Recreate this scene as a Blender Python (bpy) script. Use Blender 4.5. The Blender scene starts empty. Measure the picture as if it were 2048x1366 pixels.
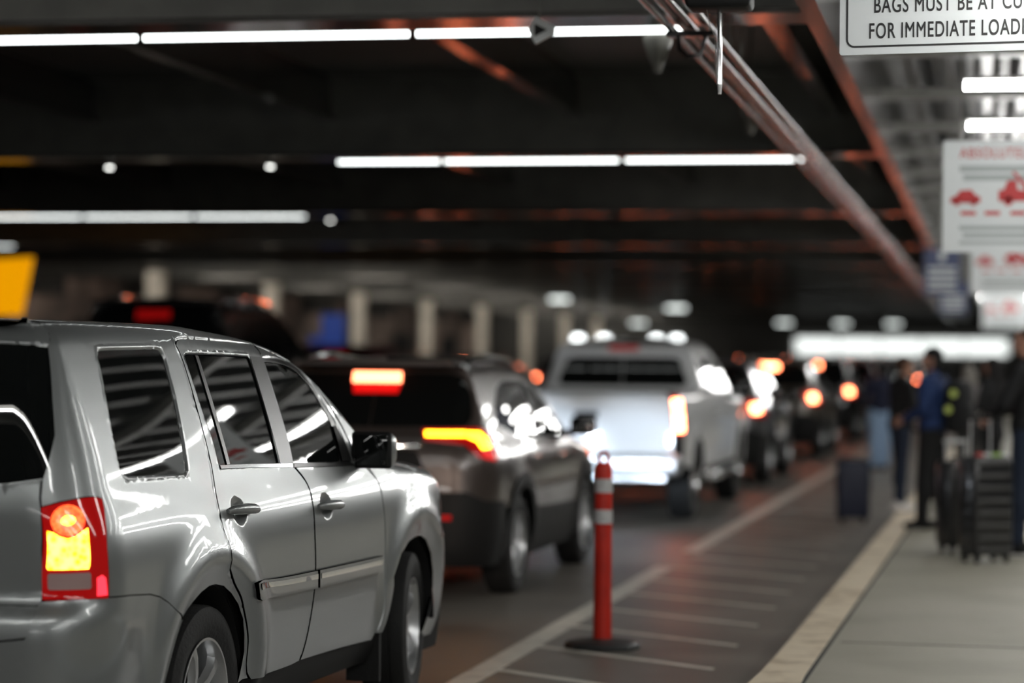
import bpy, bmesh, math, random
from mathutils import Vector, Matrix
from mathutils.geometry import delaunay_2d_cdt
scene = bpy.context.scene
COL = scene.collection
random.seed(7)
R = math.radians


PI = math.pi
def curve(pts):
    """smooth monotone-ish interpolation through (t, value) points"""
    xs = [p[0] for p in pts]; ys = [p[1] for p in pts]; n = len(xs)
    d = [(ys[i+1]-ys[i])/(xs[i+1]-xs[i]) for i in range(n-1)]
    m = [d[0]] + [0 if d[i-1]*d[i] <= 0 else 2*d[i-1]*d[i]/(d[i-1]+d[i]) for i in range(1, n-1)] + [d[-1]]
    def f(t):
        if t <= xs[0]: return ys[0] + m[0]*(t-xs[0])
        if t >= xs[-1]: return ys[-1] + m[-1]*(t-xs[-1])
        lo, hi = 0, n-1
        while hi-lo > 1:
            k = (lo+hi)//2
            if xs[k] <= t: lo = k
            else: hi = k
        h = xs[lo+1]-xs[lo]; s = (t-xs[lo])/h
        return (ys[lo]*(1+2*s)*(1-s)**2 + h*m[lo]*s*(1-s)**2 + ys[lo+1]*s*s*(3-2*s) + h*m[lo+1]*s*s*(s-1))
    return f
def soft(pts, w, step=.01):
    """the same curve with its kinks blurred over a width w, so that reflections flow across it"""
    f = curve(pts); a = pts[0][0]-.3; n = int((pts[-1][0]+.3-a)/step)+1; k = max(1, int(w/step))
    g = [math.exp(-2*(i/k)**2) for i in range(-k, k+1)]; sg = sum(g)
    t = [sum(g[j+k]*f(a+(i+j)*step) for j in range(-k, k+1))/sg for i in range(n)]
    def h(x):
        p = (x-a)/step; i = min(max(int(p), 1), n-3); s = p-i
        p0, p1, p2, p3 = t[i-1], t[i], t[i+1], t[i+2]
        # cubic B-spline: smooth to the second derivative
        return (p0*(1-s)**3 + p1*(3*s**3-6*s*s+4) + p2*(-3*s**3+3*s*s+3*s+1) + p3*s**3)/6
    return h
class Surf:
    """one half of a car body, unrolled: u runs from the middle of the tail along the side to the middle of the nose,
    v runs up the side and over the roof edge"""
    def __init__(s, W, top, rear, front, edge, lean, nose, wmax, arches=(), crown=.03, taper=None):
        s.W = soft(W, .07); s.top = soft(top, .10); s.u0, s.rr = rear; s.u1, s.rf = front; s.re = edge
        s.lean = soft(lean, .04); s.nose = curve(nose); s.wmax = wmax; s.arches = arches; s.crown = crown
        s.taper = soft(taper, .3, .02) if taper else None
    def uc_rear(s): return s.u0 - s.rr*PI/2 - (s.wmax - s.rr)
    def uc_front(s): return s.u1 + s.rf*PI/2 + (s.wmax - s.rf)
    def P(s, u, v, off=0.0):
        if off:
            n = s.N(u, v); p = s.P(u, v)
            return (p[0]+n[0]*off, p[1]+n[1]*off, p[2]+n[2]*off)
        iny = 0.0; wr = 0.0; wf = 0.0; x = u
        if u < s.u0:
            a = s.u0-u; f = min(a/s.rr, PI/2); x = s.u0 - s.rr*math.sin(f); iny = s.rr*(1-math.cos(f)) + max(0, a - s.rr*PI/2); wr = math.sin(f)
        elif u > s.u1:
            a = u-s.u1; f = min(a/s.rf, PI/2); x = s.u1 + s.rf*math.sin(f); iny = s.rf*(1-math.cos(f)) + max(0, a - s.rf*PI/2); wf = math.sin(f)
        zt = s.top(x) - s.re; inz = 0.0; z = v
        if v > zt:
            b = v-zt; g = min(b/s.re, PI/2); z = zt + s.re*math.sin(g); e = max(0, b - s.re*PI/2); inz = s.re*(1-math.cos(g)) + e
            z += s.crown*min(1, e/.7)*(2-min(1, e/.7))
        w = s.W(z)
        for (ax, az, ar, aw, ah) in s.arches:
            r = math.hypot(x-ax, z-az); w += ah*math.exp(-((r-ar)/aw)**2)
        if s.taper: w += s.taper(x)
        y = (w - inz)*(1 - iny/s.wmax)
        x += s.lean(z)*wr + inz*wr*.8 + s.nose(z)*wf
        return (x, y, z)
    def N(s, u, v):
        h = .002
        a = s.P(u-h, v); b = s.P(u+h, v); c = s.P(u, v-h); d = s.P(u, v+h)
        tu = [b[i]-a[i] for i in range(3)]; tv = [d[i]-c[i] for i in range(3)]
        n = [tv[1]*tu[2]-tv[2]*tu[1], tv[2]*tu[0]-tv[0]*tu[2], tv[0]*tu[1]-tv[1]*tu[0]]
        l = math.sqrt(sum(q*q for q in n)) or 1
        return [q/l for q in n]

UV = {
 'qwin': [(-0.57,1.719),(-0.557,1.734),(-0.527,1.738),(-0.268,1.742),(-0.015,1.745),(0.022,1.742),(0.04,1.73),(-0.004,1.548),(-0.095,1.313),(-0.111,1.283),(-0.132,1.274),(-0.386,1.278),(-0.658,1.285),(-0.696,1.294),(-0.709,1.331),(-0.691,1.389),(-0.652,1.503),(-0.613,1.604)],
 'rdoor': [(0.208,1.766),(0.23,1.782),(0.266,1.789),(0.372,1.792),(0.774,1.786),(1.151,1.779),(1.133,1.715),(1.134,1.575),(1.109,1.422),(1.084,1.31),(1.065,1.252),(1.106,1.227),(1.156,1.188),(1.178,1.141),(1.164,1.076),(1.15,0.964),(1.159,0.832),(1.162,0.766),(1.157,0.692),(1.132,0.58),(1.102,0.485),(1.056,0.4),(0.951,0.393),(0.696,0.392),(0.436,0.396),(0.395,0.432),(0.379,0.468),(0.368,0.56),(0.34,0.622),(0.297,0.685),(0.239,0.755),(0.153,0.817),(0.072,0.882),(0.074,0.992),(0.075,1.068),(0.097,1.15),(0.129,1.221),(0.147,1.268),(0.169,1.366),(0.191,1.485),(0.213,1.615),(0.222,1.726)],
 'fdoor': [(1.169,1.778),(1.369,1.737),(1.49,1.709),(1.609,1.684),(1.697,1.647),(1.772,1.535),(1.884,1.403),(1.926,1.309),(1.948,1.238),(2.076,1.186),(2.143,1.143),(2.164,1.104),(2.161,1.037),(2.173,0.937),(2.179,0.757),(2.171,0.626),(2.157,0.501),(2.123,0.428),(2.08,0.377),(1.767,0.388),(1.417,0.396),(1.076,0.4),(1.118,0.483),(1.149,0.578),(1.174,0.69),(1.179,0.764),(1.175,0.831),(1.166,0.963),(1.18,1.076),(1.194,1.14),(1.172,1.187),(1.122,1.226),(1.083,1.252),(1.102,1.31),(1.127,1.422),(1.153,1.574),(1.152,1.715)],
 'rglass': [(0.254,1.721),(0.277,1.728),(0.594,1.726),(0.976,1.719),(0.986,1.71),(0.956,1.491),(0.911,1.265),(0.572,1.273),(0.239,1.282),(0.23,1.286),(0.248,1.396),(0.243,1.49),(0.248,1.603)],
 'rdiv': [(0.377,1.726),(0.408,1.724),(0.39,1.542),(0.356,1.283),(0.322,1.283),(0.353,1.539)],
 'bpil': [(0.996,1.722),(1.135,1.717),(1.126,1.542),(1.108,1.383),(1.073,1.254),(0.924,1.258),(0.962,1.491)],
 'fglassframe': [(1.137,1.716),(1.408,1.707),(1.592,1.671),(1.66,1.621),(1.732,1.524),(1.807,1.441),(1.848,1.369),(1.876,1.292),(1.873,1.222),(1.431,1.238),(1.077,1.252),(1.108,1.383),(1.126,1.542)],
 'fglass': [(1.163,1.702),(1.378,1.691),(1.511,1.665),(1.594,1.626),(1.665,1.573),(1.726,1.492),(1.766,1.415),(1.762,1.335),(1.737,1.264),(1.705,1.238),(1.371,1.247),(1.1,1.256),(1.131,1.387),(1.15,1.546)],
 'beltchrome': [(0.227,1.282),(0.572,1.273),(1.066,1.254),(1.057,1.24),(0.561,1.259),(0.228,1.268)],
 'beltblack': [(1.084,1.253),(1.431,1.238),(1.874,1.223),(1.892,1.212),(1.42,1.227),(1.072,1.239)],
 'lamp': [(-1.185,1.184),(-1.112,1.201),(-1.018,1.215),(-0.963,1.216),(-0.934,1.209),(-0.937,1.18),(-0.95,1.137),(-0.973,1.043),(-0.975,0.869),(-0.979,0.861),(-1.102,0.864),(-1.216,0.861),(-1.219,0.97)],
 'lampcirc': [(-1.04,1.137),(-1.048,1.12),(-1.062,1.106),(-1.078,1.094),(-1.097,1.087),(-1.116,1.084),(-1.133,1.087),(-1.148,1.095),(-1.159,1.107),(-1.163,1.122),(-1.162,1.139),(-1.154,1.155),(-1.141,1.17),(-1.124,1.182),(-1.105,1.19),(-1.086,1.192),(-1.067,1.189),(-1.051,1.181),(-1.041,1.169),(-1.037,1.154)],
 'lampamber': [(-1.184,1.103),(-1.162,1.097),(-1.143,1.083),(-1.118,1.076),(-1.089,1.082),(-1.057,1.101),(-1.036,1.112),(-1.044,1.053),(-1.049,0.983),(-1.054,0.969),(-1.196,0.967),(-1.201,0.975)],
 'lampclear': [(-1.193,0.954),(-1.053,0.957),(-1.046,0.951),(-1.046,0.903),(-1.052,0.898),(-1.194,0.896),(-1.198,0.903),(-1.198,0.947)],
 'marker': [(-1.023,0.936),(-1.002,0.945),(-0.988,0.934),(-0.982,0.873),(-1.023,0.872)],
 'hatchglass': [(-1.454,1.757),(-1.284,1.764),(-1.12,1.759),(-1.014,1.75),(-1.027,1.687),(-1.042,1.616),(-1.058,1.536),(-1.074,1.444),(-1.091,1.368),(-1.107,1.329),(-1.138,1.299),(-1.222,1.281),(-1.347,1.268),(-1.478,1.262)],
 'hatchline': [(-0.795,1.859),(-0.917,1.82),(-1.013,1.75),(-1.06,1.562),(-1.083,1.439),(-1.167,1.278),(-1.182,1.22),(-1.185,1.184),(-1.214,1.036),(-1.216,0.859),(-1.223,0.844),(-1.225,0.821),(-1.234,0.741),(-1.251,0.735),(-1.348,0.723),(-1.447,0.715)],
 'bumptop': [(-1.215,0.856),(-1.102,0.861),(-0.97,0.862),(-0.84,0.858),(-0.66,0.845),(-0.572,0.828),(-0.519,0.803),(-0.473,0.767),(-0.351,0.726)],
 'rarch': [(-0.486,0.5),(-0.462,0.551),(-0.408,0.668),(-0.368,0.726),(-0.28,0.78),(-0.183,0.814),(-0.104,0.83),(-0.033,0.831),(0.055,0.816),(0.142,0.78),(0.226,0.728),(0.288,0.663),(0.322,0.597),(0.341,0.524),(0.333,0.472),(0.317,0.398)],
 'farch': [(2.206,0.47),(2.288,0.546),(2.258,0.667),(2.361,0.773),(2.537,0.816),(2.697,0.831),(2.789,0.828),(2.893,0.8),(3.014,0.722),(3.087,0.627),(3.117,0.549),(3.102,0.468)],
 'mold_r': [(0.323,0.805),(0.371,0.807),(0.714,0.794),(1.15,0.786),(1.164,0.709),(0.787,0.715),(0.382,0.73),(0.36,0.741)],
 'mold_f': [(1.183,0.786),(1.65,0.781),(2.116,0.777),(2.109,0.739),(2.099,0.704),(1.662,0.703),(1.195,0.708)],
 'chr_r': [(0.35,0.799),(0.715,0.783),(1.151,0.773),(1.154,0.751),(0.78,0.759),(0.362,0.774)],
 'chr_f': [(1.198,0.772),(1.652,0.767),(2.098,0.764),(2.09,0.739),(1.656,0.743),(1.201,0.749)],
 'hand_r': [(0.138,1.102),(0.441,1.09)],
 'hand_f': [(1.207,1.061),(1.497,1.051)],
 'sens': [(-1.272,0.631)],
}

# ---------------------------------------------------------------- materials
def mat(name, base=(.5, .5, .5), rough=.5, metal=0., spec=.5, coat=0., emit=None, strength=0., noise=None, bump=None, alpha=None):
    """principled material; noise = (scale, second colour, contrast lo, hi) mottles the colour, bump = (scale, strength)"""
    m = bpy.data.materials.new(name); m.use_nodes = True
    nt = m.node_tree; b = nt.nodes['Principled BSDF']
    b.inputs['Base Color'].default_value = (*base, 1); b.inputs['Roughness'].default_value = rough
    b.inputs['Metallic'].default_value = metal; b.inputs['Specular IOR Level'].default_value = spec
    b.inputs['Coat Weight'].default_value = coat; b.inputs['Coat Roughness'].default_value = .03
    if emit:
        b.inputs['Emission Color'].default_value = (*emit, 1); b.inputs['Emission Strength'].default_value = strength
    tc = nt.nodes.new('ShaderNodeTexCoord')
    if noise:
        n = nt.nodes.new('ShaderNodeTexNoise'); n.inputs['Scale'].default_value = noise[0]; n.inputs['Detail'].default_value = 6
        r = nt.nodes.new('ShaderNodeMapRange'); r.inputs[1].default_value = noise[2]; r.inputs[2].default_value = noise[3]
        x = nt.nodes.new('ShaderNodeMix'); x.data_type = 'RGBA'
        x.inputs[6].default_value = (*base, 1); x.inputs[7].default_value = (*noise[1], 1)
        nt.links.new(tc.outputs['Object'], n.inputs['Vector']); nt.links.new(n.outputs['Fac'], r.inputs[0])
        nt.links.new(r.outputs[0], x.inputs[0]); nt.links.new(x.outputs[2], b.inputs['Base Color'])
    if bump:
        n = nt.nodes.new('ShaderNodeTexNoise'); n.inputs['Scale'].default_value = bump[0]; n.inputs['Detail'].default_value = 4
        k = nt.nodes.new('ShaderNodeBump'); k.inputs['Strength'].default_value = bump[1]; k.inputs['Distance'].default_value = .01
        nt.links.new(tc.outputs['Object'], n.inputs['Vector']); nt.links.new(n.outputs['Fac'], k.inputs['Height'])
        nt.links.new(k.outputs[0], b.inputs['Normal'])
    return m
def emitter(name, col, strength): return mat(name, tuple(.35*q for q in col), .4, emit=col, strength=strength)
def lens_glow(name, cols, strength, scale):
    """lit lamp lens: cells of the reflector behind it vary the glow"""
    m = mat(name, cols[0], .15, coat=.5, emit=cols[0], strength=strength); nt = m.node_tree; b = nt.nodes['Principled BSDF']
    tc = nt.nodes.new('ShaderNodeTexCoord'); v = nt.nodes.new('ShaderNodeTexVoronoi'); v.inputs['Scale'].default_value = scale
    r = nt.nodes.new('ShaderNodeValToRGB'); r.color_ramp.elements[0].color = (*cols[1], 1); r.color_ramp.elements[1].color = (*cols[0], 1)
    r.color_ramp.elements[0].position = .15; r.color_ramp.elements[1].position = .75
    nt.links.new(tc.outputs['Object'], v.inputs['Vector']); nt.links.new(v.outputs['Distance'], r.inputs['Fac'])
    nt.links.new(r.outputs['Color'], b.inputs['Emission Color'])
    return m
M = {}
M['silver'] = mat('silver paint', (.31, .325, .326), .34, .65, .5, .7, noise=(900, (.28, .295, .296), .4, .6))
M['tan'] = mat('brown metallic paint', (.072, .058, .052), .3, .5, .5, .8)
M['white'] = mat('white paint', (.78, .79, .80), .4, 0, .5, .8)
M['grey'] = mat('grey paint', (.11, .11, .115), .3, .5, .5, 1.)
M['bronze'] = mat('dark bronze paint', (.14, .12, .10), .3, .5, .5, 1.)
M['black'] = mat('black paint', (.012, .012, .013), .2, .2, .5, 1.)
M['maroon'] = mat('maroon paint', (.10, .012, .015), .25, .3, .5, 1.)
M['glass'] = mat('tinted glass', (.006, .007, .007), .02, 0, .6)
M['trim'] = mat('black plastic trim', (.010, .010, .010), .6, 0, .22)
M['gloss'] = mat('black gloss trim', (.018, .018, .019), .28, .2)
M['rubber'] = mat('tyre rubber', (.010, .010, .010), .75, bump=(60, .3))
M['under'] = mat('underbody black', (.006, .006, .006), .9)
M['alloy'] = mat('alloy silver', (.55, .56, .57), .3, .85)
M['chrome'] = mat('chrome', (.75, .76, .77), .08, 1.)
M['redlens'] = mat('red lens', (.42, .008, .008), .08, 0, .5, .6, emit=(1, .01, .01), strength=.10)
M['redhot'] = lens_glow('lit red lens', ((1, .13, .03), (1, .03, .01)), 1.7, 60)
M['amber'] = lens_glow('lit amber lens', ((1, .60, .06), (1, .30, .0)), 4.5, 38)
M['clear'] = mat('clear lens', (.50, .34, .33), .12, .2, .6, .6)
M['marker'] = emitter('side marker glow', (1, .03, .05), 1.6)
M['ledred'] = emitter('brake bar glow', (1, .22, .10), 5.)
M['reddim'] = emitter('dim red glow', (1, .004, .004), .45)
M['ledamber'] = emitter('amber bar glow', (1, .36, .01), 9.)
M['lampfar'] = emitter('lit tail lamp', (1, .21, .09), 16.)
M['lampamber'] = emitter('lit amber lamp', (1, .55, .14), 26.)
M['head'] = emitter('headlamp glow', (.85, .92, 1), 14.)
M['tube'] = emitter('fluorescent tube', (1, 1, .97), 31.)
M['tube_road'] = emitter('dimmer fluorescent tube', (.95, 1, .98), 3.6)
M['fill_tube'] = emitter('added fill tube glow', (1, .95, .86), 85.)
M['farlamp'] = emitter('ceiling lamp glow', (.93, 1, .96), 1.4)
M['disc_glow'] = emitter('added disc glow', (.95, 1, 1), 5.)
M['steel'] = mat('painted grey steel', (.15, .146, .13), .34, .2, .5, noise=(3, (.12, .117, .105), .4, .6))
M['soffit'] = mat('glossy dark steel', (.10, .095, .088), .16, .7, .6)
M['deck'] = mat('dark ceiling deck', (.09, .088, .08), .5, .0, .4, noise=(2, (.07, .069, .063), .4, .6))
M['rib'] = mat('ribbed metal deck', (.04, .038, .036), .30, .35, .3)
M['pipe'] = mat('glossy dark pipe', (.014, .012, .012), .16, .1, .4)
M['road'] = mat('stained concrete road', (.185, .170, .148), .44, 0, .5, noise=(.9, (.125, .115, .10), .42, .62), bump=(90, .12))
M['walk'] = mat('brushed concrete sidewalk', (.35, .33, .268), .6, 0, .4, noise=(1.2, (.295, .28, .222), .4, .65), bump=(160, .2))
M['curb'] = mat('worn cream curb paint', (.76, .65, .49), .5, 0, .4, noise=(5, (.46, .36, .24), .48, .7), bump=(120, .2))
M['line'] = mat('worn white road paint', (.68, .66, .58), .45, 0, .4, noise=(6, (.44, .42, .37), .5, .75))
M['joint'] = mat('dark joint filler', (.03, .03, .027), .8)
M['grate'] = mat('brown ribbed grate', (.13, .10, .085), .5, .2)
M['whiteline'] = mat('white sidewalk paint', (.5, .55, .6), .5)
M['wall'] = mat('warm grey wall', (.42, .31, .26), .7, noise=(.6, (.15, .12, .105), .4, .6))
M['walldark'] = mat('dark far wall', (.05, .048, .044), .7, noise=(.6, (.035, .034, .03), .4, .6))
M['column'] = mat('pale column paint', (.78, .70, .60), .6, noise=(4, (.54, .5, .43), .4, .6))
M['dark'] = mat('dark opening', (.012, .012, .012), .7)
M['sign'] = mat('white sign sheet', (.66, .69, .70), .4)
M['signblack'] = mat('black lettering', (.012, .012, .012), .5)
M['signred'] = mat('red print', (.50, .012, .015), .5)
M['signgrey'] = mat('grey print', (.36, .40, .40), .5)
M['navy'] = mat('navy sign sheet', (.03, .045, .13), .4)
M['bluesign'] = mat('blue sign sheet', (.03, .09, .42), .4, emit=(.03, .1, .6), strength=.10)
M['yellow'] = emitter('lit yellow sign', (1, .40, .0), .5)
M['orange'] = mat('orange red post plastic', (.62, .026, .012), .42, 0, .4, noise=(7, (.50, .020, .010), .4, .65))
M['reflective'] = mat('white reflective band', (.62, .62, .62), .35, 0, .5, noise=(40, (.5, .5, .5), .4, .6))
M['base'] = mat('black rubber base', (.022, .022, .022), .6, bump=(50, .3))
M['facade'] = emitter('lit glazed hall', (.95, 1, .97), .85)

# ---------------------------------------------------------------- mesh helpers
class MB:
    """collects shapes that become ONE mesh object"""
    def __init__(s): s.v = []; s.f = []; s.n = []
    def add(s, vs, fs, ns=None):
        o = len(s.v); s.v += [tuple(q) for q in vs]; s.f += [tuple(i+o for i in f) for f in fs]
        s.n += [tuple(q) for q in ns] if ns else [None]*len(vs)
        return s
    def box(s, c, size, rz=0., rx=0.):
        m = Matrix.Translation(c) @ Matrix.Rotation(rz, 4, 'Z') @ Matrix.Rotation(rx, 4, 'X')
        h = [q/2 for q in size]
        vs = [m @ Vector((x*h[0], y*h[1], z*h[2])) for z in (-1, 1) for y in (-1, 1) for x in (-1, 1)]
        return s.add(vs, [(0, 2, 3, 1), (4, 5, 7, 6), (0, 1, 5, 4), (2, 6, 7, 3), (0, 4, 6, 2), (1, 3, 7, 5)])
    def rbox(s, c, size, r, rz=0., rx=0.):
        """box with rounded edges"""
        bm = bmesh.new(); bmesh.ops.create_cube(bm, size=1)
        for q in bm.verts: q.co = Vector([q.co[i]*size[i] for i in range(3)])
        bmesh.ops.bevel(bm, geom=bm.edges[:], offset=r, segments=3, affect='EDGES', profile=.5)
        m = Matrix.Translation(c) @ Matrix.Rotation(rz, 4, 'Z') @ Matrix.Rotation(rx, 4, 'X'); bm.verts.ensure_lookup_table()
        s.add([m @ q.co for q in bm.verts], [[q.index for q in f.verts] for f in bm.faces]); bm.free(); return s
    def cyl(s, a, b, r0, r1=None, n=16, cap=True):
        a = Vector(a); b = Vector(b); r1 = r0 if r1 is None else r1; d = (b-a).normalized()
        t = d.orthogonal().normalized(); w = d.cross(t); vs = []
        for p, r in ((a, r0), (b, r1)):
            for i in range(n):
                g = 2*math.pi*i/n; vs.append(p + (t*math.cos(g) + w*math.sin(g))*r)
        fs = [(i, (i+1) % n, n+(i+1) % n, n+i) for i in range(n)]
        if cap: fs += [tuple(range(n-1, -1, -1)), tuple(range(n, 2*n))]
        return s.add(vs, fs)
    def tube(s, pts, r, n=10):
        pts = [Vector(p) for p in pts]; ring = []; vs = []; fs = []; up = None
        for i, p in enumerate(pts):
            d = (pts[min(i+1, len(pts)-1)] - pts[max(i-1, 0)]).normalized()
            t = d.orthogonal().normalized() if up is None else (up - d*up.dot(d)).normalized(); up = t; w = d.cross(t)
            rr = r[i] if isinstance(r, (list, tuple)) else r
            vs += [p + (t*math.cos(2*math.pi*k/n) + w*math.sin(2*math.pi*k/n))*rr for k in range(n)]
        for i in range(len(pts)-1):
            for k in range(n): fs.append((i*n+k, i*n+(k+1) % n, (i+1)*n+(k+1) % n, (i+1)*n+k))
        fs += [tuple(range(n-1, -1, -1)), tuple(range((len(pts)-1)*n, len(pts)*n))]
        return s.add(vs, fs)
    def lathe(s, prof, c=(0, 0, 0), axis='X', n=40, closed=False):
        """prof = (along axis, radius)"""
        vs = []; fs = []; k = len(prof)
        for i in range(n):
            g = 2*math.pi*i/n
            for a, r in prof:
                p = (a, r*math.cos(g), r*math.sin(g)) if axis == 'X' else (r*math.cos(g), r*math.sin(g), a)
                vs.append((p[0]+c[0], p[1]+c[1], p[2]+c[2]))
        for i in range(n):
            j = (i+1) % n
            for q in range(k if closed else k-1):
                fs.append((i*k+q, j*k+q, j*k+(q+1) % k, i*k+(q+1) % k))
        return s.add(vs, fs)
    def prism(s, poly, z0, z1, axis='Z'):
        """outline extruded along an axis; for 'Y' the outline is (x, z)"""
        n = len(poly)
        f = (lambda p, t: (p[0], p[1], t)) if axis == 'Z' else ((lambda p, t: (p[0], t, p[1])) if axis == 'Y' else (lambda p, t: (t, p[0], p[1])))
        vs = [f(p, z0) for p in poly] + [f(p, z1) for p in poly]
        return s.add(vs, [tuple(range(n-1, -1, -1)), tuple(range(n, 2*n))] + [(i, (i+1) % n, n+(i+1) % n, n+i) for i in range(n)])
    def build(s, name, m, parent=None, angle=35):
        me = bpy.data.meshes.new(name); me.from_pydata(s.v, [], s.f)
        if all(q is not None for q in s.n) and s.n:
            me.shade_smooth(); me.normals_split_custom_set_from_vertices(s.n)
        else:
            bm = bmesh.new(); bm.from_mesh(me); bmesh.ops.recalc_face_normals(bm, faces=bm.faces); bm.to_mesh(me); bm.free()
            me.shade_smooth(); me.set_sharp_from_angle(angle=R(angle))
        me.materials.append(M[m] if isinstance(m, str) else m)
        o = bpy.data.objects.new(name, me); COL.objects.link(o)
        if parent: o.parent = parent
        return o
def tag(o, label=None, cat=None, group=None, kind=None):
    if label: o['label'] = label
    if cat: o['category'] = cat
    if group: o['group'] = group
    if kind: o['kind'] = kind
    return o
def thing(name, label, cat, loc=(0, 0, 0), rz=0., group=None):
    o = bpy.data.objects.new(name, None); COL.objects.link(o); o.location = loc; o.rotation_euler = (0, 0, rz); o.empty_display_size = .1
    return tag(o, label, cat, group)
def copy_tree(o, parent=None):
    kids = list(o.children); c = o.copy(); COL.objects.link(c)
    if parent: c.parent = parent
    for k in kids: copy_tree(k, c)
    return c
def struct(name, mb, m, label=None, cat=None):
    o = mb.build(name, m); tag(o, label, cat, kind='structure'); return o
ORD = ['first', 'second', 'third', 'fourth', 'fifth', 'sixth', 'seventh', 'eighth', 'ninth', 'tenth', 'eleventh', 'twelfth']

# ---------------------------------------------------------------- car body panels
def inside(p, poly):
    x, y = p; c = False; j = len(poly)-1
    for i in range(len(poly)):
        xi, yi = poly[i]; xj, yj = poly[j]
        if (yi > y) != (yj > y) and x < (xj-xi)*(y-yi)/(yj-yi)+xi: c = not c
        j = i
    return c
def seg_dist(p, poly):
    best = 9e9; j = len(poly)-1
    for i in range(len(poly)):
        ax, ay = poly[j]; bx, by = poly[i]; dx, dy = bx-ax, by-ay; l = dx*dx+dy*dy
        t = 0 if l == 0 else max(0, min(1, ((p[0]-ax)*dx+(p[1]-ay)*dy)/l))
        d = (ax+t*dx-p[0])**2+(ay+t*dy-p[1])**2
        if d < best: best = d
        j = i
    return math.sqrt(best)
def dense(poly, sp):
    out = []
    for i, a in enumerate(poly):
        b = poly[(i+1) % len(poly)]; n = max(1, int(math.hypot(b[0]-a[0], b[1]-a[1])/sp+.5))
        out += [(a[0]+(b[0]-a[0])*k/n, a[1]+(b[1]-a[1])*k/n) for k in range(n)]
    return out
def smooth_poly(poly, n=3, sharp=50):
    """rounds the gentle corners of a traced outline, keeps the sharp ones"""
    out = []; k = len(poly)
    for i in range(k):
        p0, p1, p2, p3 = poly[i-1], poly[i], poly[(i+1) % k], poly[(i+2) % k]
        def ang(a, b, c):
            g = math.degrees(abs(math.atan2(c[1]-b[1], c[0]-b[0]) - math.atan2(b[1]-a[1], b[0]-a[0]))) % 360
            return min(g, 360-g)
        d = math.hypot(p2[0]-p1[0], p2[1]-p1[1])
        t1 = [(p2[j]-p0[j]) for j in (0, 1)] if ang(p0, p1, p2) < sharp else [p2[j]-p1[j] for j in (0, 1)]
        t2 = [(p3[j]-p1[j]) for j in (0, 1)] if ang(p1, p2, p3) < sharp else [p2[j]-p1[j] for j in (0, 1)]
        l1 = math.hypot(*t1) or 1; l2 = math.hypot(*t2) or 1
        m = max(1, min(n, int(d/.02)))
        for q in range(m):
            s = q/m; h1 = 2*s**3-3*s*s+1; h2 = s**3-2*s*s+s; h3 = -2*s**3+3*s*s; h4 = s**3-s*s
            out.append(tuple(h1*p1[j]+h2*t1[j]/l1*d+h3*p2[j]+h4*t2[j]/l2*d for j in (0, 1)))
    return out
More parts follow.
